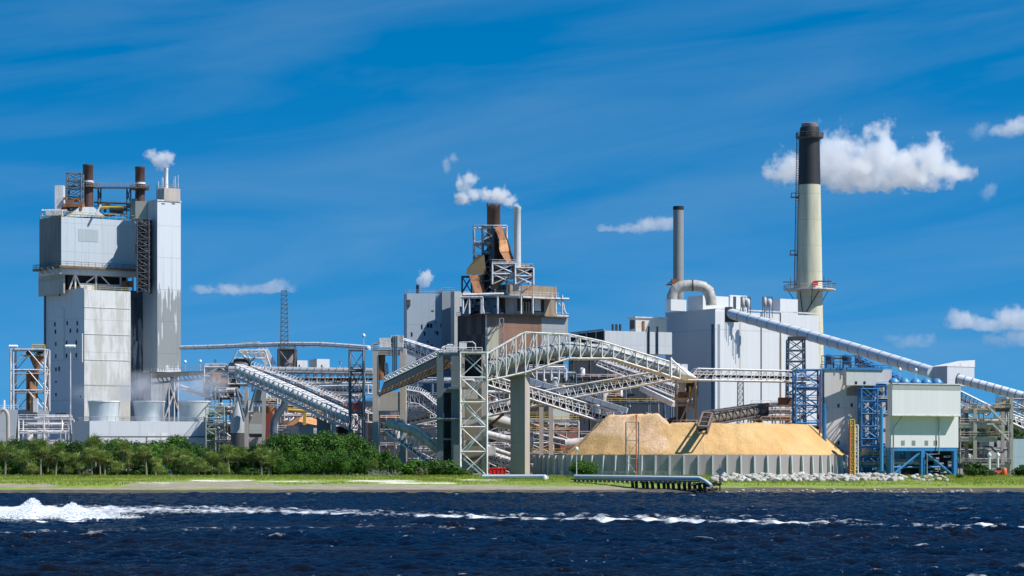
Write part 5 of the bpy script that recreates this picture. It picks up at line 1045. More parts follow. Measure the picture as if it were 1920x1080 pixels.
for px, lbl in ((1556, 'left blue roof fan unit on the beige building'), (1588, 'right blue roof fan unit on the beige building')):
    o = thing('roof_fan', lbl, 'fan unit', P(px, 690, 592), 'blue roof fan units'); x = X(px, 592); z = Z(690, 592)
    for dx in (-.9, .9):
        for dy in (-.9, .9): MB().bar((x + dx, 592 + dy, z), (x + dx, 592 + dy, z + 1.6), .2).build('leg', dsteel, o)
    MB().lathe(x, 592, [(.5, z + .8), (1.1, z + 1.6), (1.1, z + 2.5), (1.3, z + 2.6), (1.25, z + 3.1), (.5, z + 3.5)], 14).build('housing', blue, o, True); MB().lathe(x, 592, [(1.12, z + 1.9), (1.16, z + 1.95), (1.16, z + 2.3), (1.12, z + 2.35)], 14, False).build('band', dsteel, o)
one('roof_walkway', MB().rail(P(1541, 690, 590), P(1610, 690, 590), 3.0, .16).box(P(1572, 672, 593), (6, 2, .3)).ladder(P(1605, 665, 591), P(1618, 690, 589), 1, .18), dsteel, 'dark railed walkway frame around the roof fans', 'walkway')
conveyor('blue truss stair conveyor dropping behind the rooftop', [(1604, 668), (1690, 712)], [(1604, 684), (1680, 720)], 612, 606, 3, 9, .28, blue, style='W', rail=True)
lattice('vivid blue braced steel tower between beige building and hopper house', 1615, 1645, 729, 585, 5, 7, .3, blue, plats=(775, 815, 848, 868), brace='Z', name='steel_tower', rails=True, stairs=True)
one('blue_duct', MB().pipe([P(1653, 883, 572), P(1653, 764, 572)], .42, 12), plain('bright_blue', (.05, .27, .55), .4), 'bright blue vertical pipe beside the hopper house', 'pipe', smooth=True)
hw_ = clad('hopper_white', (.68, .67, .67), (.45, .43, .38), .4, 1.5, 30, .3, .9)
b1 = Blk(1664, 1673, 1801, 720, 572, al=22, yb=780); r = b1.root('hopper_house', 'pale ribbed hopper house on blue legs at the river edge', 'building')
b1.body(MB()).build('upper_wall', hw_, r); lab(b1.panel(MB(), 'R', 1673.5, 720.5, 1800.5, 731, .05).build('weathered_band', clad('weather_band', (.36, .37, .35), (.2, .2, .2), .6, 1.5, 30, .3), r), 'weathered grey band at the top')
m = MB(); b1.panel(m, 'R', 1672.5, 719, 1801.5, 721, .2); b1.panel(m, 'R', 1672.5, 778.5, 1801.5, 780.2, .2); m.build('trim', wsteel, r)
b2 = Blk(1660, 1668, 1797, 780.3, 574.5, al=22, yb=839); lab(b2.body(MB()).build('lower_wall', hw_, r), 'lower wall set back under the upper box')
for x in (1693, 1713, 1737, 1754): b2.panel(MB(), 'R', x - 3.2, 826, x + 3.2, 835, .06).build('window', plain('grey_window', (.25, .25, .27), .3), r)
m = MB()
m.pipe([b1.wpt('R', 1691, 780, .1) + Vector((0, -.2, 0)), b2.wpt('R', 1673, 803, .5), b2.wpt('R', 1673, 892, .5)], .16, 6); m.pipe([b2.wpt('R', 1758.5, 781, .5), b2.wpt('R', 1758.5, 851, .5), b2.wpt('R', 1736, 852, .5), b2.wpt('R', 1736, 892, .5)], .16, 6); m.build('downpipe', gsteel, r, True)
z1 = b2.zb; LB = Vector((b2.L.x, b2.L.y, 0)) * 11
def hq(px, py, k=0): q_ = b2.wpt('R', px, py, -.55); return q_ + LB * k
for x in (1671, 1731, 1792):
    for k in (0, 1): q_ = hq(x, 842, k); MB().box((q_.x, q_.y, (G - .2 + z1) / 2 - .4), (1.0, 1.0, z1 - G - .6), R(22)).build('leg', blue, r)
m = MB()
for k in (0, 1): m.bar(hq(1669, 842.5, k), hq(1796, 842.5, k), .9, .8).bar(hq(1731, 846, k), hq(1673, 893, k), .5).bar(hq(1733, 846, k), hq(1790, 892, k), .5)
m.bar(hq(1669, 876, .1), hq(1796, 876, .1), .35)
m.bar(P(1675, 848, 584), P(1688, 860, 584), .4); m.build('leg_brace', blue, r)
for x in (1682, 1702, 1722): lab(MB().lathe(X(x, 583), 583, [(.4, Z(872, 583)), (1.1, Z(862, 583)), (1.15, Z(845, 583))], 14).build('hopper_cone', blue, r, True), 'blue hopper cone under the floor')
m = MB(); m.rail(P(1656, 871, 580), P(1735, 871, 580)).bar(P(1656, 868, 581), P(1728, 868, 581), .5); m.build('walkway', wsteel, r)
MB().box((X(1730, 592), 593, (Z(842, 592) + G) / 2), (17.5, 1, Z(842, 592) - G)).build('back_wall', black, r)
m = MB(); rd = random.Random(14)
for k in range(16): m.box(P(1742 + rd.random() * 44, 852 + rd.random() * 38, 586), (.5 + rd.random() * 1.5, 1, .3 + rd.random() * 1.2))
m.build('machinery', wsteel, r); m = MB()
for k in range(10): m.box(P(1737 + rd.random() * 30, 862 + rd.random() * 28, 584), (.5 + rd.random() * 1.0, 1, .5 + rd.random() * 1.6))
m.build('machinery', blue, r)
lb = ['leftmost blue dome vent on the hopper house', 'second blue dome vent on the hopper house', 'middle blue dome vent on the hopper house', 'fourth blue dome vent on the hopper house', 'rightmost blue dome vent on the hopper house']
for i, px in enumerate((1676, 1696, 1717, 1737, 1757)):
    yv = 576 + (px - 1673) / 127 * 7; o = thing('dome_vent', lb[i], 'vent', (X(px, yv), yv, b1.zt), 'blue dome vents'); x = X(px, yv); z = b1.zt
    MB().lathe(x, yv, [(1.0, z), (1.0, z + .5)], 14).build('base', wsteel, o, True); MB().lathe(x, yv, [(1.35, z + .5), (1.3, z + .8), (.7, z + 1.5), (.5, z + 1.6)], 14).build('hood', plain('vent_blue', (.08, .27, .50), .4), o, True)
gpole('ball lamp at the left of the dome vents', 1687, 696, 580, .1, 'ball', yb=720, name='lamp_post', group='roof lamps'); gpole('ball lamp at the right of the dome vents', 1717, 697, 582, .1, 'ball', yb=720, name='lamp_post', group='roof lamps')
rd = random.Random(77)
pipe_rack('blue pipework rising between the beige building and hopper house', 1640, 1668, 724, 588, 4, 6, 71, blue, pm=[blue, bsteel, gsteel], kit=False)
pipe_rack('dark blue ground level pipework behind the braced blue tower', 1613, 1662, 838, 580, 5, 3, 72, blue, pm=[blue, bsteel, gsteel, wsteel])
lattice('slim yellow caged ladder tower in front of the beige building', 1594, 1602, 787, 546, 1.2, 9, .2, yellow, name='ladder_tower', plats=(797,), rails=True)
lattice('slim white lattice mast next to the yellow ladder tower', 1603, 1609, 797, 547, 1, 7, .16, white, name='lattice_mast', brace='Z')
one('red_riser', MB().pipe([P(1593, 893, 545), P(1593, 795, 545)], .2, 8), plain('dull_red2', (.45, .06, .04)), 'thin red pipe on the yellow ladder tower', 'pipe', smooth=True)
# right edge concrete frame
cf = clad('frame_concrete', (.42, .37, .33), (.12, .11, .09), .6, 40, 3, 40, .8)
r = thing('loading_structure', 'open concrete loading frame with stairs and hoppers at the right edge', 'concrete frame', P(1860, 890, 590))
for px, Y, yt in ((1828, 584, 757), (1896, 584, 745), (1812, 594, 757), (1880, 596, 757)): MB().box((X(px, Y), Y, (Z(yt, Y) + G - .2) / 2), (.85, .85, Z(yt, Y) - G + .2)).build('column', cf, r)
for y0, y1, xa, xb in ((766, 774, 1806, 1850), (793, 803, 1798, 1862), (819, 828, 1800, 1868), (869, 878, 1805, 1896), (760, 765, 1862, 1896)): MB().box(((X(xa, 585) + X(xb, 585)) / 2, 589, (Z(y0, 585) + Z(y1, 585)) / 2), (X(xb, 585) - X(xa, 585), 10, Z(y0, 585) - Z(y1, 585))).build('floor', cf, r)
for a, c_ in (((1852, 762), (1886, 796)), ((1862, 796), (1890, 824)), ((1850, 795), (1862, 795))): MB().bar(P(*a, 583), P(*c_, 583), 1.1, .35).build('stair', wsteel, r)
m = MB()
for y in (766, 793, 819, 869): m.rail(P(1800, y, 583.5), P(1896, y, 583.5), 1.1, .11)
m.build('handrail', gsteel, r)
for px in (1848, 1870): MB().lathe(X(px, 590), 590, [(.4, Z(815, 590)), (1.6, Z(803, 590)), (1.6, Z(798, 590))], 10).build('hopper', gsteel, r, True)
MB().hexa([P(1868, 772, 586), P(1893, 772, 586), P(1893, 772, 592), P(1868, 772, 592), P(1862, 758, 585), P(1896, 752, 585), P(1896, 752, 593), P(1862, 758, 593)]).build('hopper', dsteel, r)
lab(MB().hexa([P(1864, 761, 584), P(1893, 755, 584), P(1893, 755, 590), P(1864, 761, 590), P(1864, 758, 584), P(1893, 750, 584), P(1893, 750, 590), P(1864, 758, 590)]).build('roof_sheet', plain('ochre_sheet', (.60, .42, .18)), r), 'ochre roof sheet')
m = MB(); m.pipe([P(1846, 838, 586), P(1858, 838, 586), P(1866, 847, 586), P(1880, 848, 586), P(1884, 842, 586)], .25, 8); m.build('pipe', dsteel, r, True)
pipe_rack('steel clutter and machinery inside the right edge concrete frame', 1800, 1890, 770, 598, 6, 5, 81, gsteel, pm=[wsteel, gsteel, white, dsteel], dens=6)
b = Blk(1836, 1842, 1902, 826, 612, al=8); r = b.root('tank_wall', 'pale grey cladded shed behind the concrete frame', 'building'); b.body(MB()).build('wall', clad('pale_shed', (.42, .45, .47), (.3, .3, .3), .4), r)
conveyor('grey truss conveyor falling left of the right edge frame', [(1800, 733), (1862, 764)], [(1800, 758), (1850, 778)], 600, 598, 3, 8, .24, wsteel, style='W', rail=True)
conveyor('white truss conveyor leaving the picture at the right edge', [(1896, 776), (1960, 800)], [(1896, 792), (1960, 822)], 600, 602, 3, 6, .26, white, style='W', rail=True)
lattice('dull steel frame under the lower tube conveyor', 1888, 1925, 748, 604, 5, 3, .35, gsteel, name='conveyor_trestle', yb=800, plats=(770,))
b = Blk(1893, 1897, 1990, 823, 596, al=6); r = b.root('blue_shed', 'pale blue cladded shed at the far right edge', 'building'); b.body(MB()).build('wall', clad('paleblue_shed', (.40, .50, .58), (.3, .4, .5), .2), r)
b = Blk(1866, 1870, 1898, 744, 640, al=10, yb=760); r = b.root('penthouse', 'small white penthouse behind the lower tube conveyor', 'building'); b.body(MB()).build('wall', white, r); m = MB(); b.edge_rail(m); m.build('handrail', wsteel, r)
for px, yt, lbl in ((1855, 852, 'left short white bollard post by the orange loader'), (1871, 852, 'right short white bollard post by the orange loader')): one('post', MB().pipe([P(px, 893, 577), P(px, yt, 577)], .28, 8).lathe(X(px, 577), 577, [(.5, Z(yt + 3, 577)), (.55, Z(yt, 577)), (.1, Z(yt - 4, 577))], 8), white, lbl, 'post', 'short white posts', smooth=True)
# orange loader
r = thing('loader', 'small orange wheel loader with raised arm near the right edge', 'loader', P(1872, 893, 566)); gy = 566; x0 = X(1872, gy); zg = G - .05
MB().prism([(x0 - 1.3, gy - .8), (x0 + .9, gy - .8), (x0 + .9, gy + .8), (x0 - 1.3, gy + .8)], zg + .5, zg + 1.3, [(x0 - 1.0, gy - .7), (x0 + .8, gy - .7), (x0 + .8, gy + .7), (x0 - 1.0, gy + .7)]).build('body', orange, r)
MB().prism([(x0 - .4, gy - .65), (x0 + .6, gy - .65), (x0 + .6, gy + .65), (x0 - .4, gy + .65)], zg + 1.3, zg + 2.0, [(x0 - .3, gy - .55), (x0 + .5, gy - .55), (x0 + .5, gy + .55), (x0 - .3, gy + .55)]).build('cab', glass, r)
for dx in (-.9, .6):
    for dy in (-.95, .95): MB().pipe([(x0 + dx, gy + dy - .15, zg + .45), (x0 + dx, gy + dy + .15, zg + .45)], .47, 14).build('wheel', black, r, True)
m = MB(); m.bar((x0 + .6, gy - .5, zg + 1.2), (x0 + 1.7, gy - .5, zg + .7), .2).bar((x0 + .6, gy + .5, zg + 1.2), (x0 + 1.7, gy + .5, zg + .7), .2); m.build('arm', orange, r); MB().hexa([(x0 + 1.6, gy - .8, zg + .1), (x0 + 2.4, gy - .8, zg + .1), (x0 + 2.4, gy + .8, zg + .1), (x0 + 1.6, gy + .8, zg + .1), (x0 + 1.6, gy - .8, zg + 1.1), (x0 + 1.9, gy - .8, zg + 1.1), (x0 + 1.9, gy + .8, zg + 1.1), (x0 + 1.6, gy + .8, zg + 1.1)]).build('bucket', orange, r)
r = thing('oil_tank', 'orange drum tank standing right of the loader', 'tank', P(1884, 893, 564)); x0 = X(1883, 564); MB().lathe(x0, 564, [(.55, zg + .2), (.6, zg + .4), (.6, zg + 1.5), (.35, zg + 1.9), (.15, zg + 2)], 12).build('drum', orange, r, True); MB().box((x0, 564, zg + .12), (1.6, 1.3, .25)).build('skid', dsteel, r)
# ------------------------------------------------------------------ chip wall and pile
wcx, wR = X(1297, 602), 298 * 602 / F * .985; wcy = 560 + wR; zt = Z(852.5, 563); wm = clad('chip_wall_concrete', (.38, .335, .34), (.2, .19, .17), .5, 40, 40, 40, .8, .4, .7, us=.4)
r = thing('retaining_wall', 'curved grey concrete retaining wall with steel fins round the wood chips', 'wall', (wcx, wcy - wR, G))
v, f, n = [], [], 140
for i in range(n + 1):
    t = R(-185 + 190 * i / n)  # front half and a bit more
    for rr in (wR, wR - .5):
        for z in (G - .5, zt): v.append((wcx + rr * math.cos(t), wcy + rr * math.sin(t), z))
for i in range(n):
    a = 4 * i; b_ = a + 4; f += [(a, b_, b_ + 1, a + 1), (b_ + 2, a + 2, a + 3, b_ + 3), (a + 1, b_ + 1, b_ + 3, a + 3)]
m = MB(); m.v, m.f = v, f; m.build('wall', wm, r)
fin = plain('fin_paint', (.56, .58, .62), .5, 0, .2, .5, (.3, .25, .2), .3)
t = -175.0
while t < 0:
    a = R(t); d = Vector((math.cos(a), math.sin(a), 0)); p0 = Vector((wcx, wcy, 0)) + d * (wR + .02); s_ = Vector((-d.y, d.x, 0)) * .16
    base = p0 + d * .85; tt = p0 + d * .5; zz_ = zt - .15
    MB().hexa([(*(p0 - s_).xy, G - .5), (*(base - s_).xy, G - .5), (*(base + s_).xy, G - .5), (*(p0 + s_).xy, G - .5), (*(p0 - s_).xy, zz_), (*(tt - s_).xy, zz_), (*(tt + s_).xy, zz_), (*(p0 + s_).xy, zz_)]).build('fin', fin, r)
    t += 4.86
chips = Mat('wood_chips'); p = chips.pos.outputs['Position']
n1 = chips.noise(p, .12, 4, .6); n2 = chips.noise(p, 1.6, 6, .7); n3 = chips.noise(p, 5, 3, .7); tn = chips.xyz(p)
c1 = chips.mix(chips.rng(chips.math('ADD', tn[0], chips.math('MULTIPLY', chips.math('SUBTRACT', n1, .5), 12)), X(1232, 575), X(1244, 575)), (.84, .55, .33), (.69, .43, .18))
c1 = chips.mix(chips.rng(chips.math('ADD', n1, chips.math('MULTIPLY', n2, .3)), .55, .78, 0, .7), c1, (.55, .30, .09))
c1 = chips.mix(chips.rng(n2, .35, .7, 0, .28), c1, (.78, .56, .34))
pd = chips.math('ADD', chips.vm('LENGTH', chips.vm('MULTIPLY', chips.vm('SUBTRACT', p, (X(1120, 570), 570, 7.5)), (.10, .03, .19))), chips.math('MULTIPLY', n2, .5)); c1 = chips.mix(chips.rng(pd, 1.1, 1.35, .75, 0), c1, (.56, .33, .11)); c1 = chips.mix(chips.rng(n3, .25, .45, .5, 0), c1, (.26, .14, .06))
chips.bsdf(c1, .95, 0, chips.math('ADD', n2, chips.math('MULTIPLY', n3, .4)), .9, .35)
xs = np.arange(wcx - wR, wcx + wR, .45); ys = np.arange(wcy - wR, wcy + wR * .6, .45); Xc, Yc = np.meshgrid(xs, ys)
rad = np.hypot(Xc - wcx, Yc - wcy); edge = wR - .5 - rad
h = np.clip(edge * .92, -3, 99)
hR = np.clip(h, None, Z(799.5, 575) - zt + .9) ; 
plat = Z(777, 590) - zt
xl_ = X(1062, 585); lefts = (Xc - xl_) * .95; hL = np.minimum(np.minimum(h * 1.0, lefts), plat); hL = np.minimum(hL, (X(1268, 585) - Xc) * 1.1 + 4.5 - (Yc - 590) * .0)
hr2 = np.minimum(hR, (Xc - X(1195, 575)) * .9)
Hc = np.maximum(hL, hr2); Hc = np.minimum(Hc, lefts + 0 * Hc)
Hc = Hc + (fbm2(Xc + 300, Yc, 7, 61) - .5) * 1.1 * np.clip(Hc, 0, 1) + (fbm2(Xc + 300, Yc, 1.6, 65, 2) - .5) * .5 * np.clip(Hc, 0, 1)
Zc = np.where(edge < 0, G - 1, zt - .35 + np.maximum(Hc, -1.5))
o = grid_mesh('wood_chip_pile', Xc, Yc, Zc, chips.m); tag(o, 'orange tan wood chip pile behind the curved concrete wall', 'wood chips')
for nm_, lbl, x0, x1, yt, Y, mt in (('scaffold_tower', 'thin grey pipe scaffold in front of the chip pile', 1174, 1198, 791, 548, gsteel),):
    lattice(lbl, x0, x1, yt, Y, 2, 3, .13, mt, name=nm_, brace='Z')
one('red_riser', MB().pipe([P(1193, 893, 547), P(1193, 780, 547)], .13, 8).box(P(1193, 779, 547), (.4, .3, .4)), plain('orange_red', (.55, .12, .05)), 'thin orange red pipe through the grey scaffold', 'pipe')
gpole('grey utility pole in front of the left part of the chip wall', 1081, 845, 535, .12, 'ball', name='utility_pole')
# fence line
r = thing('chain_link_fence', 'low grey chain link fence behind the pipeline', 'fence', P(1180, 893, 540)); 
for i in range(17):
    px = 1052 + i * 14; MB().bar(P(px, 896, 540), P(px, 884, 540), .07).build('post', gsteel, r)
m = MB(); m.bar(P(1052, 885, 540), P(1276, 885, 540), .05)
for i in range(110): m.bar(P(1052 + i * 2, 896, 540), P(1056 + i * 2, 885, 540), .012); m.bar(P(1056 + i * 2, 896, 540), P(1052 + i * 2, 885, 540), .012)
m.build('mesh', gsteel, r)
# shore pipeline and jetty
pw = plain('pipeline_white', (.62, .67, .74), .4, 0, .15)
r = thing('shore_pipeline', 'left white pipeline lying along the bank by the pylon', 'pipeline', P(980, 897, 515))
MB().pipe([P(905, 893.5, 520), P(1020, 893.5, 516), P(1026, 896, 515)], .42, 12).build('pipe', pw, r, True); m = MB()
for k in range(11): m.box(P(915 + k * 10, 898, 518), (.35, .9, .9))
m.build('saddle', concd, r); MB().lathe(X(1021, 515), 515, [(.5, Z(899, 515)), (.55, Z(893, 515)), (.2, Z(890, 515))], 10).build('valve', wsteel, r, True)
r = thing('pipeline_jetty', 'white pipeline on dark timber piles stepping down into the river', 'jetty', P(1220, 915, 478))
pl = [P(1078, 893.5, 492), P(1150, 894.5, 478), P(1230, 896, 463), P(1312, 897, 454), P(1322, 902, 452), P(1334, 911, 450)]
MB().pipe(pl, .34, 12).pipe([q + Vector((0, .9, .1)) for q in pl], .3, 10).build('pipe', pw, r, True)
MB().bar(pl[0] - Vector((0, -.4, .55)), pl[1] - Vector((0, -.4, .55)), 1.8, .3).bar(pl[1] - Vector((0, -.4, .55)), pl[2] - Vector((0, -.4, .55)), 1.8, .3).bar(pl[2] - Vector((0, -.4, .55)), pl[3] - Vector((0, -.4, .55)), 1.8, .3).build('deck', bsteel, r)
m = MB()
for i in range(26): q = pl[i // 9].lerp(pl[i // 9 + 1], (i % 9) / 9); m.box(q - Vector((0, -.4, .85)), (.5, 2.1, .45))
m.build('cap_beam', concd, r)
tim = plain('dark_timber', (.035, .03, .026), .9)
for i in range(15):
    px = 1185 + i * 9.8; q = pl[1].lerp(pl[2], (px - 1150) / 80) if px < 1230 else pl[2].lerp(pl[3], (px - 1230) / 82)
    for dy in (-.5, 1.3):
        a = Vector((q.x + random.Random(i).uniform(-.2, .2), q.y + dy, 0)); zb_ = -1.2
        MB().pipe([(a.x + .3, a.y, zb_), (a.x, a.y, q.z - .8)], .27, 8).build('pile', tim, r, True)
m = MB(); rd = random.Random(3)
for k in range(16): q = P(1305 + rd.random() * 38, 905 + rd.random() * 16, 451 + rd.random() * 5); m.bar(q, q + Vector((rd.uniform(-2.2, 2.2), rd.uniform(-1, 1), rd.uniform(-.8, .4))), .35)
m.build('collapsed_timber', tim, r)
r = thing('channel_marker', 'dark diamond channel marker on a post at the waterline', 'marker', P(1350, 925, 456)); q = P(1350, 884, 456)
MB().pipe([(q.x, 456, -1), (q.x, 456, q.z + .3)], .14, 8).build('post', tim, r, True); s_ = .85
v = [(q.x - s_, 455.8, q.z), (q.x, 455.8, q.z - s_), (q.x + s_, 455.8, q.z), (q.x, 455.8, q.z + s_)]; m = MB(); m.v = v + [(a[0], 455.9, a[2]) for a in v]; m.f = [(0, 1, 2, 3), (7, 6, 5, 4), (0, 4, 5, 1), (1, 5, 6, 2), (2, 6, 7, 3), (3, 7, 4, 0)]; m.build('sign_board', bsteel, r)
m = MB(); m.bar((q.x, 456, q.z + .8), (q.x, 456, q.z + 1.3), .12); m.build('top_light', dsteel, r)
# riprap boulders, each its own
stone = Mat('riprap_stone'); p = stone.pos.outputs['Position']; oi = stone.n('ShaderNodeObjectInfo').outputs['Random']
stone.bsdf(stone.mix(stone.rng(stone.noise(p, 1.5, 4), .35, .65), stone.mix(oi, (.42, .40, .36), (.62, .59, .55)), (.34, .31, .26)), .9)
rd = random.Random(9); rocks = []
for k in range(6):
    import bmesh
    bm = bmesh.new(); bmesh.ops.create_icosphere(bm, subdivisions=2, radius=1)
    sd_ = [Vector((rd.gauss(0, 1), rd.gauss(0, 1), rd.gauss(0, 1))).normalized() for _ in range(9)]
    for v_ in bm.verts:
        for d in sd_:
            e = v_.co.dot(d) - .72
            if e > 0: v_.co -= d * e
        v_.co *= rd.uniform(.96, 1.04)
    me = bpy.data.meshes.new('boulder'); bm.to_mesh(me); bm.free(); me.materials.append(stone.m); rocks.append(me)
for k in range(290):
    px = 1338 + (1775 - 1338) * ((k + rd.random()) / 290); lane = rd.random(); Y = 497 + lane * 40
    if px > 1690 and rd.random() < .55: continue
    if px < 1370: Y = 495 + lane * 30
    s_ = rd.uniform(.45, .95) * (1.05 if px < 1690 else .75); o = bpy.data.objects.new('boulder', rocks[k % 6]); scene.collection.objects.link(o)
    gzv = float(gz(0, Y)); o.location = (X(px, Y), Y, gzv + s_ * .25 + lane * .35); o.rotation_euler = (rd.uniform(-.5, .5), rd.uniform(-.5, .5), rd.uniform(0, 6.28)); o.scale = (s_ * 1.25, s_, s_ * .8)
    tag(o, 'pale angular boulder in the riprap bank below the retaining wall', 'boulder', 'riprap boulders along the right bank')
for k in range(60):
    px = rd.uniform(1345, 1930); Y = rd.uniform(452, 459); s_ = rd.uniform(.12, .35); o = bpy.data.objects.new('shore_stone', rocks[k % 6]); scene.collection.objects.link(o)
    o.location = (X(px, Y), Y, float(gz(0, Y)) + .05); o.rotation_euler = (0, 0, rd.uniform(0, 6)); o.scale = (s_ * 1.5, s_, s_ * .7); tag(o, 'small stone lying at the waterline on the right bank', 'stone', 'small stones at the right waterline')
# ------------------------------------------------------------------ vegetation
def leafmat(name, stops, rough=.6, trans=.25):
    m = Mat(name); r_ = m.pos.outputs['Random Per Island']; n_ = m.noise(m.pos.outputs['Position'], .45, 3); oi = m.n('ShaderNodeObjectInfo').outputs['Random']
    t = m.math('ADD', m.math('MULTIPLY', r_, .45), m.math('ADD', m.math('MULTIPLY', m.rng(n_, .3, .7), .35), m.math('MULTIPLY', oi, .2)))
    c = m.ramp(t, stops); d = m.n('ShaderNodeBsdfPrincipled', {'Base Color': c, 'Roughness': rough}); d.inputs['Specular IOR Level'].default_value = .25
    tr = m.n('ShaderNodeBsdfTranslucent', {'Color': c}); mx_ = m.n('ShaderNodeMixShader', {0: trans, 1: d.outputs[0], 2: tr.outputs[0]}); m.t.links.new(mx_.outputs[0], m.out.inputs[0]); return m.m
leaf = leafmat('oak_leaves', [(.1, (.022, .06, .008)), (.5, (.048, .132, .014)), (.9, (.115, .24, .028))])
leafd = leafmat('dark_leaves', [(.1, (.014, .042, .008)), (.5, (.038, .09, .015)), (.9, (.08, .15, .028))])
leafg = leafmat('grey_green_leaves', [(.1, (.05, .07, .02)), (.5, (.12, .14, .05)), (.9, (.20, .20, .09))])
palmg = leafmat('palm_fronds', [(.1, (.05, .10, .018)), (.5, (.17, .25, .05)), (.9, (.42, .44, .15))], .45)
palmd = leafmat('dead_fronds', [(.1, (.10, .07, .03)), (.5, (.20, .15, .07)), (.9, (.34, .27, .14))], .8)
bark = plain('grey_bark', (.14, .12, .10), .9, 0, .4, 2); pbark = plain('palm_bark', (.24, .21, .175), .9, 0, .5, 3); twig = plain('bleached_twigs', (.30, .28, .26), .9)
grassm = leafmat('grass_blades', [(.1, (.13, .18, .02)), (.5, (.26, .33, .04)), (.9, (.42, .42, .10))], .8)
def quads(name, C, N, S, mat, parent, aspect=.6, seed=0):
    n = len(C); g = np.random.default_rng(seed); t = np.cross(N, g.normal(size=(n, 3))); t /= np.linalg.norm(t, axis=1)[:, None] + 1e-9; b = np.cross(N, t)
    S = S[:, None]; V = np.stack([C - t * S, C - b * S * aspect + t * S * .1, C + t * S, C + b * S * aspect + t * S * .1], 1).reshape(-1, 3)
    me = bpy.data.meshes.new(name); me.vertices.add(4 * n); me.vertices.foreach_set('co', V.astype(np.float32).ravel()); me.loops.add(4 * n); me.loops.foreach_set('vertex_index', np.arange(4 * n, dtype=np.int32))
    me.polygons.add(n); me.polygons.foreach_set('loop_start', np.arange(0, 4 * n, 4, dtype=np.int32)); me.polygons.foreach_set('loop_total', np.full(n, 4, dtype=np.int32)); me.update(calc_edges=True); me.materials.append(mat)
    o = bpy.data.objects.new(name, me); scene.collection.objects.link(o); o.parent = parent; return o
def crown_pts(rx, ry, rz, z0, n, seed, clumps=26, cr=.34):
    g = np.random.default_rng(seed); d = g.normal(size=(clumps, 3)); d /= np.linalg.norm(d, axis=1)[:, None]; rr = g.random(clumps) ** .45 * .78
    cc = d * rr[:, None]; cc[:, 2] = np.abs(cc[:, 2]) * 1.1 - .25; cs = cr * (.7 + .6 * g.random(clumps))
    k = g.integers(0, clumps, n); e = g.normal(size=(n, 3)); e /= np.linalg.norm(e, axis=1)[:, None]; q = cc[k] + e * (cs[k] * (.62 + .42 * g.random(n)))[:, None]
    q = q * np.array([rx, ry, rz]) + np.array([0, 0, z0]); N = e * .8 + g.normal(size=(n, 3)) * .45 + np.array([0, 0, .25]); N /= np.linalg.norm(N, axis=1)[:, None]; return q, N
def make_tree(nm_, rx, rz, z0, n, seed, mat, trunk=.28, ls=.2, clumps=26, twigs=False):
    r = bpy.data.objects.new(nm_, None); scene.collection.objects.link(r); org[r] = Vector((0, 0, 0)); q, N = crown_pts(rx, rx, rz, z0, n, seed, clumps); g = np.random.default_rng(seed + 5)
    quads('crown', q, N, ls * (.6 + .8 * g.random(n)), mat, r, .6, seed)
    m = MB(); rd = random.Random(seed)
    if trunk:
        m.pipe([(0, 0, -.5), (.1, 0, z0 * .5), (0, .1, z0 + rz * .2)], [trunk, trunk * .8, trunk * .5], 8)
        for k in range(7): a = rd.random() * 6.28; m.pipe([(0, 0, z0 * .45), (math.cos(a) * rx * .35, math.sin(a) * rx * .35, z0 * .9), (math.cos(a) * rx * .7, math.sin(a) * rx * .7, z0 + rz * .3)], [trunk * .5, trunk * .35, trunk * .12], 6)
        m.build('trunk', bark, r, True)
    return r
def make_palm(seed, h, n=34, fl=2.15, dead=7, lean=.0):
    r = bpy.data.objects.new('sabal_palm', None); scene.collection.objects.link(r); org[r] = Vector((0, 0, 0)); rd = random.Random(seed)
    MB().pipe([(0, 0, -.6), (lean * .3, 0, h * .4), (lean, 0, h)], [.26, .2, .23], 8).build('trunk', pbark, r, True)
    def frond(mb, az, el, L_, w_=1.0):
        d = Vector((math.cos(az) * math.cos(el), math.sin(az) * math.cos(el), math.sin(el))); s_ = Vector((-math.sin(az), math.cos(az), 0)); u_ = s_.cross(d) * -1
        o0 = Vector((lean, 0, h)); c = o0 + d * L_ * .48 ; mb.bar(o0, c, .05)
        for k in range(9):
            a = (k - 4) / 4 * 1.75; dd_ = (d * math.cos(a) + s_ * math.sin(a)); tip = c + dd_ * L_ * (.74 - .1 * abs(a) / 1.75) + Vector((0, 0, -.22 * L_ * (.5 + abs(a) * .3))) ; mid = c + dd_ * L_ * .34 - u_ * 0
            pn = dd_.cross(u_).normalized() * .075 * w_; b = len(mb.v); mb.v += [tuple(c), tuple(mid - pn), tuple(tip), tuple(mid + pn)]; mb.f.append((b, b + 1, b + 2, b + 3))
    m = MB()
    for k in range(n): frond(m, k * 2.4 + rd.random() * .5, R(78 - 105 * (k / n) ** .85 + rd.uniform(-8, 8)), fl * rd.uniform(.85, 1.1))
    m.build('crown', palmg, r); m = MB()
    for k in range(dead): frond(m, rd.random() * 6.28, R(rd.uniform(-78, -35)), fl * rd.uniform(.6, .95), 1.1)
    m.build('dead_fronds', palmd, r); return r
broad = [make_tree('broadleaf_tree', 3.7, 3.9, 3.3, 8000, s, mt, .28, .175, 30) for s, mt in ((1, leaf), (2, leaf), (3, leafd), (4, leaf))]
shrub = [make_tree('shrub', 2.0, 1.5, 1.0, 1700, s, mt, .12, .17, 16) for s, mt in ((11, leaf), (12, leafd), (13, leafg))]
palms = [make_palm(21, 5.2), make_palm(22, 4.2, 30, 2.0, 9, .5), make_palm(23, 6.0, 36, 2.2, 5, -.4), make_palm(24, 3.0, 26, 2.1, 3)]
for o in broad + shrub + palms: o.location = (0, -300, -60)
used = set()
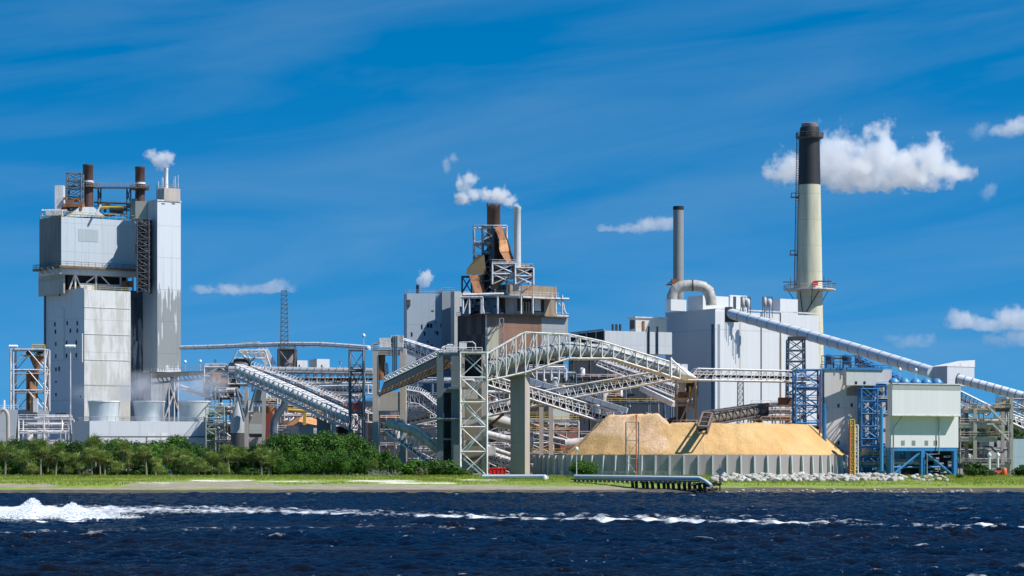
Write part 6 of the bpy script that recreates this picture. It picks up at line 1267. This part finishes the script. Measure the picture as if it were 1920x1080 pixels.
def put(protos, k, px, Y, sc, label, cat, group, z=None, rz=None, sz=1.0):
    p_ = protos[k % len(protos)]
    if p_ in used: p_ = copy_tree(p_)
    else: used.add(p_)
    p_.location = (X(px, Y), Y, float(gz(0, Y)) - .1 if z is None else z); p_.rotation_euler = (0, 0, rd.uniform(0, 6.28) if rz is None else rz); p_.scale = (sc, sc, sc * sz); tag(p_, label, cat, group)
    if protos is broad: p_.scale = (sc * rd.uniform(.8, 1.15), sc * rd.uniform(.9, 1.1), sc * rd.uniform(.93, 1.08) * sz)
    return p_
rd = random.Random(41)
# dark broadleaf belt behind the palms (left) and the dense green clump (middle)
hx = [0, 30, 70, 110, 170, 230, 290, 330, 365, 400, 440, 480, 520, 560, 600, 640, 680, 720]; hy = [815, 818, 820, 822, 818, 820, 826, 815, 822, 835, 830, 830, 812, 806, 808, 812, 822, 840]
n_b = 0
for px in np.arange(-60, 545, 15.5):
    px = float(px) + rd.uniform(-5, 5); top = np.interp(px, hx, hy) + rd.uniform(1, 12); Y = rd.uniform(583, 600); z = G; hgt = Z(top, Y) - z
    put(broad, rd.choice((2, 2, 0, 3)), px, Y, hgt / 6.6 * rd.uniform(.97, 1.06), 'dark leafy tree in the belt behind the left palms', 'tree', 'broadleaf trees behind the left palms')
for px in np.arange(520, 745, 15):
    px = float(px) + rd.uniform(-5, 5); top = np.interp(px, hx, hy) + rd.uniform(0, 7); Y = rd.uniform(572, 598); hgt = Z(top, Y) - G
    put(broad, rd.choice((0, 1, 3)), px, Y, hgt / 6.6, 'dense bright green tree in the clump below the silver conveyor', 'tree', 'dense green trees in the middle clump')
for px in np.arange(512, 770, 13):
    px = float(px) + rd.uniform(-6, 6); Y = rd.uniform(552, 566); hgt = rd.uniform(3.2, 6.8) * (1 if px < 700 else .65)
    put(broad, rd.choice((0, 1, 3)), px, Y, hgt / 6.6, 'lower green tree at the front edge of the middle clump', 'tree', 'front trees of the middle clump')
for i, (px, h_, k) in enumerate(((748, 4.2, 0), (765, 4.6, 0), (778, 3.6, 1), (792, 4.4, 0), (805, 4.6, 0), (818, 4.4, 1), (832, 4.2, 0), (845, 3.2, 0), (858, 2.6, 1), (868, 2.0, 0), (735, 4.4, 1), (880, 1.5, 2))):
    put(shrub, k, px, 556 + rd.uniform(-3, 5), h_ / 2.35, 'rounded green shrub in the low thicket under the transfer tower', 'shrub', 'shrubs under the transfer tower')
for px in np.arange(-60, 520, 17):
    px = float(px) + rd.uniform(-6, 6); put(shrub, rd.choice((0, 1, 1)), px, 560 + rd.uniform(-4, 10), rd.uniform(.75, 1.3), 'dark undergrowth shrub between the left palm trunks', 'shrub', 'undergrowth shrubs between the palms')
put(shrub, 2, 789, 548, .95, 'grey green bush in front of the thicket', 'bush', None); put(shrub, 2, 160, 545, .9, 'grey green bush at the foot of the left palms', 'bush', None, sz=.7)
put(shrub, 1, 468, 549, 1.35, 'grey dark bush right of the leaning palm', 'bush', None, sz=.8)
put(broad, 0, 1094, 540, 1.05, 'round green tree in front of the left chip wall', 'tree', None, sz=.62)
put(shrub, 1, 1826, 545, 1.7, 'big dark green bush in front of the concrete frame', 'bush', None); put(shrub, 1, 1845, 545, 1.2, 'smaller dark bush touching the orange loader', 'bush', None)
put(shrub, 1, 1922, 545, 1.45, 'dark green bush cut by the right picture edge', 'bush', None); put(shrub, 0, 1800, 530, .55, 'low light green weed clump left of the big bush', 'bush', None); put(shrub, 0, 1715, 528, .7, 'low green weeds growing over the riprap', 'bush', None, sz=.6)
plist = [(10, 832, 0), (38, 842, 1), (52, 846, 3), (76, 822, 0), (88, 838, 1), (104, 834, 2), (122, 846, 0), (132, 850, 1), (148, 850, 3), (180, 818, 2), (172, 838, 0), (196, 842, 1), (188, 846, 2), (228, 826, 2), (240, 842, 3), (262, 846, 1), (275, 836, 2), (292, 856, 0), (310, 838, 1), (325, 848, 2), (345, 842, 0), (352, 852, 1), (372, 856, 3), (398, 846, 2), (408, 850, 0), (430, 832, 1), (447, 838, 0), (476, 846, 2), (490, 838, 0), (504, 852, 1), (515, 846, 3), (60, 868, 3), (128, 872, 3), (300, 870, 3), (360, 872, 3), (385, 868, 3), (508, 862, 0), (-20, 838, 2), (-45, 842, 0), (700, 862, 0), (150, 868, 0), (220, 862, 3), (418, 866, 3)]
hp = [5.2, 4.2, 6.0, 3.0]
for i, (px, yt, k) in enumerate(plist):
    Y = 549 + rd.uniform(-4, 7) if yt > 850 else 556 + rd.uniform(0, 12); g_ = float(gz(0, Y)) - .1; hh = Z(yt, Y) - g_; s_ = min(1.15, max(.55, hh / (hp[k] + 1.2))) * 1.12
    lbl = 'grey leaved palm among the dark green trees at centre left' if px == 700 else 'shaggy sabal palm in the grove on the left bank'
    put(palms, k, px, Y, s_, lbl, 'palm tree', 'sabal palms on the left bank' if px != 700 else None, sz=max(.6, (hh / s_ - 1.5) / hp[k]) if hh / s_ < hp[k] + 1.6 else 1.0)
def ordinal(k):
    a = 'first second third fourth fifth sixth seventh eighth ninth tenth eleventh twelfth thirteenth fourteenth fifteenth sixteenth seventeenth eighteenth nineteenth'.split(); t = {2: 'twenty', 3: 'thirty', 4: 'forty'}
    return a[k - 1] if k < 20 else (t[k // 10].replace('y', 'ieth') if k % 10 == 0 else t[k // 10] + '-' + a[k % 10 - 1])
GR = {'broadleaf trees behind the left palms': '%s dark leafy tree from the left in the belt behind the palms', 'dense green trees in the middle clump': '%s tall bright green tree from the left in the middle clump', 'front trees of the middle clump': '%s low front tree from the left along the middle clump',
      'shrubs under the transfer tower': '%s rounded shrub from the left in the thicket under the transfer tower', 'undergrowth shrubs between the palms': '%s dark undergrowth shrub from the left between the palm trunks', 'sabal palms on the left bank': '%s shaggy sabal palm from the left in the bank grove'}
for g_, f_ in GR.items():
    mem = sorted((o for o in scene.objects if o.get('group') == g_), key=lambda o: o.location.x / o.location.y)
    for k_, o in enumerate(mem): o['label'] = f_ % ordinal(k_ + 1)
# far tree line at the left edge
for i, px in enumerate((-70, -40, -12, 12, 40, 62, 95, 128)):
    put(broad, rd.choice((0, 2)), px, 1050, 1050 / F * rd.uniform(115, 128) / 7.3 * 1.0, ordinal(i + 1) + ' far off tree from the left on the skyline behind the process tower', 'tree', 'far trees at the left edge')
for o in broad + shrub + palms:
    if o not in used:
        for c_ in list(o.children): bpy.data.objects.remove(c_)
        bpy.data.objects.remove(o)
g = np.random.default_rng(12); n = 42000; wx = g.uniform(-330, 330, n); wy = 1100 + g.uniform(-14, 40, n); top = Z(797, 1100) + (fbm2(wx + 900, wy * 0 + 5, 26, 90, 4) - .5) * 9; q = np.stack([wx, wy, G + (top - G) * g.random(n) ** .6], 1)
N = g.normal(size=(n, 3)) * .6 + np.array([0, -.6, .5]); N /= np.linalg.norm(N, axis=1)[:, None]; o = quads('distant_woods', q, N, g.uniform(.7, 1.6, n), leafd, None, .7, 3); tag(o, 'far off dark green woods low on the skyline behind the mill', 'woods', kind='stuff')
# bare brush
m = MB(); rd = random.Random(8)
for k in range(60):
    q = P(716 + rd.uniform(-26, 28), 893, 545 + rd.uniform(-2, 2)); a = rd.uniform(.3, 2.8); b = rd.uniform(-1, 1); L_ = rd.uniform(1, 2.6); e1 = q + Vector((math.cos(a) * L_ * .5, b * .4, math.sin(a) * L_ * .6)); e2 = e1 + Vector((math.cos(a) * L_ * .5, b * .4, rd.uniform(-.2, .4))); m.bar(q, e1, .05).bar(e1, e2, .035)
one('dead_brush', m, twig, 'tangle of bare bleached branches in front of the green clump', 'brush')
# grass tufts on the banks
g = np.random.default_rng(3); n = 60000; px = g.uniform(-80, 2000, n); Yg_ = 476 + 76 * g.random(n) ** .8; zg_ = gz(0, Yg_); py = HY + F * (CH - zg_) / Yg_
def in_strip(px, py):
    s = np.zeros_like(px)
    for x0, x1, y0, y1 in ((-60, 110, 907.5, 913), (235, 520, 903, 918), (370, 1010, 908, 924), (980, 1210, 912, 925), (60, 300, 915, 921), (350, 480, 898.5, 903.5), (470, 640, 900, 905), (630, 790, 899, 904.5), (690, 860, 903, 908.5), (850, 950, 898, 902)):
        s = np.maximum(s, 1.25 - np.sqrt(((px - (x0 + x1) / 2) / ((x1 - x0) / 2)) ** 4 + ((py - (y0 + y1) / 2) / ((y1 - y0) / 2)) ** 2))
    return s
keep = (in_strip(px, py) < g.random(n) * .3) & (py < np.where(px > 1190, 914, 918)) & ~((px > 1338) & (px < 1700) & (Yg_ > 506)); px, Yg_, zg_ = px[keep], Yg_[keep], zg_[keep]; n = len(px)
C = np.stack([(px - 960) * Yg_ / F, Yg_, zg_], 1); hh = g.uniform(.15, .42, n) * (1 + .8 * (Yg_ > 535)); dx = g.normal(size=(n, 2)) * .16; wd = g.uniform(.03, .09, n)
V = np.stack([C + np.stack([-wd, wd * 0, -.1 + wd * 0], 1), C + np.stack([wd, wd * 0, -.1 + wd * 0], 1), C + np.stack([dx[:, 0], dx[:, 1], hh], 1)], 1).reshape(-1, 3)
me = bpy.data.meshes.new('grass'); me.vertices.add(3 * n); me.vertices.foreach_set('co', V.astype(np.float32).ravel()); me.loops.add(3 * n); me.loops.foreach_set('vertex_index', np.arange(3 * n, dtype=np.int32)); me.polygons.add(n)
me.polygons.foreach_set('loop_start', np.arange(0, 3 * n, 3, dtype=np.int32)); me.polygons.foreach_set('loop_total', np.full(n, 3, dtype=np.int32)); me.update(calc_edges=True); me.materials.append(grassm)
o = bpy.data.objects.new('grass', me); scene.collection.objects.link(o); tag(o, 'short marsh grass growing along both banks', 'grass', kind='stuff')
# ------------------------------------------------------------------ clouds and steam (volumes)
def puff(name, label, cat, lumps, Y, dens, nsc, amp=1.0, soft=.25, col=(1, 1, 1), thick=1.0, kind=None, aniso=.3, bias=0, flat=None, warp=0):
    """lumps: (px, py, rx_px, ry_px) ellipsoids; depth radius is thick * rx"""
    s_ = Y / F; cx = sum(l[0] for l in lumps) / len(lumps); cy = sum(l[1] for l in lumps) / len(lumps); c0 = P(cx, cy, Y)
    m = Mat(name); tcn = m.n('ShaderNodeTexCoord').outputs['Object']; big = max(l[2] for l in lumps) * s_
    nv = m.noise(m.vm('MULTIPLY', tcn, (1, 1, 1)), nsc / s_ , 7, .62, warp); nn_ = m.math('MULTIPLY', m.math('SUBTRACT', nv, .5), amp * 3.0)
    acc = None; mn = [1e9] * 3; mxx = [-1e9] * 3
    for (px, py, rx, ry) in lumps:
        c = P(px, py, Y) - c0; rr = (rx * s_, max(min(rx, ry * 1.4), ry) * s_ * thick, ry * s_)
        q = m.vm('DIVIDE', m.vm('SUBTRACT', tcn, tuple(c)), rr); d = m.math('SUBTRACT', 1, m.vm('LENGTH', q)); acc = d if acc is None else m.math('SMOOTH_MAX', acc, d, .25)
        for i in range(3): mn[i] = min(mn[i], c[i] - rr[i] * 1.45); mxx[i] = max(mxx[i], c[i] + rr[i] * 1.45)
    f = m.math('ADD', acc, m.math('ADD', nn_, bias))
    if flat is not None: z = m.xyz(tcn)[2]; zf = P(0, flat, Y).z - c0.z; f = m.math('SUBTRACT', f, m.rng(m.math('ADD', z, m.math('MULTIPLY', nn_, 6 * s_)), zf + 9 * s_, zf - 6 * s_, 0, 1.6))
    d = m.math('MULTIPLY', m.rng(f, 0, soft), dens)
    vol = m.n('ShaderNodeVolumePrincipled', {'Color': col, 'Density': d, 'Anisotropy': aniso}); m.t.links.new(vol.outputs[0], m.out.inputs['Volume'])
    mb = MB(); mb.prism([(c0.x + mn[0], c0.y + mn[1]), (c0.x + mxx[0], c0.y + mn[1]), (c0.x + mxx[0], c0.y + mxx[1]), (c0.x + mn[0], c0.y + mxx[1])], c0.z + mn[2], c0.z + mxx[2])
    me = bpy.data.meshes.new(name); me.from_pydata([(x - c0.x, y - c0.y, z - c0.z) for x, y, z in mb.v], [], mb.f); me.update(); me.materials.append(m.m)
    o = bpy.data.objects.new(name, me); scene.collection.objects.link(o); o.location = c0; return tag(o, label, cat, kind=kind)
CY = 3600; cs = CY / F
K = dict(Y=CY, dens=.05, nsc=.03, amp=1.35, soft=.42, kind='stuff')
def cloud(label, lumps, flat, **k): kk = dict(K); kk.update(k); puff('cloud', label, 'cloud', lumps, flat=flat, **kk)
cloud('large white cumulus cloud behind the tall chimney', [(1478, 318, 38, 28), (1560, 300, 52, 50), (1610, 318, 70, 46), (1650, 280, 32, 48), (1690, 325, 70, 40), (1745, 300, 38, 44), (1772, 322, 42, 26)], 362)
cloud('small flat cloud left of the grey stack', [(1160, 430, 42, 10), (1215, 424, 42, 17), (1245, 420, 18, 14)], 440, dens=.03, soft=.5)
cloud('long flat cloud right of the boiler tower', [(390, 544, 38, 9), (430, 541, 30, 16), (480, 545, 55, 11), (525, 541, 26, 14)], 556, dens=.03, soft=.5)
cloud('faint ragged cloud above the transfer house', [(1680, 632, 24, 10), (1715, 640, 36, 14)], 658, dens=.014, soft=.7)
cloud('bright cloud bank at the right edge', [(1812, 603, 42, 20), (1860, 610, 40, 18), (1900, 600, 40, 26), (1930, 596, 40, 22)], 625, dens=.028, soft=.45)
cloud('soft lower cloud at the right edge', [(1865, 635, 30, 12), (1910, 634, 44, 18)], 658, dens=.018, soft=.6)
cloud('small cloud cut by the upper right edge', [(1900, 240, 34, 20), (1935, 236, 36, 24), (1868, 246, 20, 8)], 260, dens=.03, soft=.45)
cloud('tiny wisp left of the upper right cloud', [(1838, 242, 20, 16)], None, dens=.012, soft=.7)
cloud('tiny cloud tuft right of the big cumulus', [(1855, 355, 16, 16)], None, dens=.018, soft=.6)
S = dict(kind='stuff', soft=.5, amp=1.1, aniso=.3)
puff('steam', 'white steam puff above the stair tower vent', 'steam', [(308, 308, 13, 13), (300, 298, 19, 16), (316, 296, 11, 15), (285, 290, 13, 11)], 724, .45, .075, **S)
puff('steam', 'thick white steam plume blowing left off the white stack', 'steam', [(970, 386, 8, 7), (955, 377, 14, 11), (935, 366, 20, 18), (912, 364, 18, 12), (890, 366, 14, 12), (868, 372, 17, 13)], 699, .6, .07, **S)
puff('steam', 'ragged upper puff of steam left of the rusty stack', 'steam', [(880, 334, 16, 15), (872, 350, 15, 16), (862, 345, 9, 18)], 699, .4, .08, **{**S, 'amp': .9})
puff('steam', 'faint highest wisps of steam left of the rusty stack', 'steam', [(837, 308, 9, 17), (850, 295, 9, 12)], 699, .12, .09, **{**S, 'amp': .9, 'soft': .5})
puff('steam', 'small steam puff over the annex flue', 'steam', [(788, 528, 9, 11), (797, 522, 14, 17), (803, 514, 7, 12)], 744, .5, .09, **{**S, 'amp': .85})
for lbl, lum, dn in (('thin drifting vapour above the left cooling stack', [(195, 746, 26, 12), (165, 735, 34, 18)], .14), ('purple grey vapour rising from the middle cooling stack', [(278, 742, 30, 16), (265, 722, 32, 26), (240, 730, 26, 22)], .34), ('grey vapour drifting from the right cooling stack', [(364, 744, 32, 14), (375, 725, 34, 26), (400, 718, 26, 24), (340, 722, 24, 20)], .34)):
    puff('steam', lbl, 'steam', lum, 640, dn, .03, amp=.6, soft=1.0, bias=.25, kind='stuff', col=(.9, .9, .93), thick=.45)
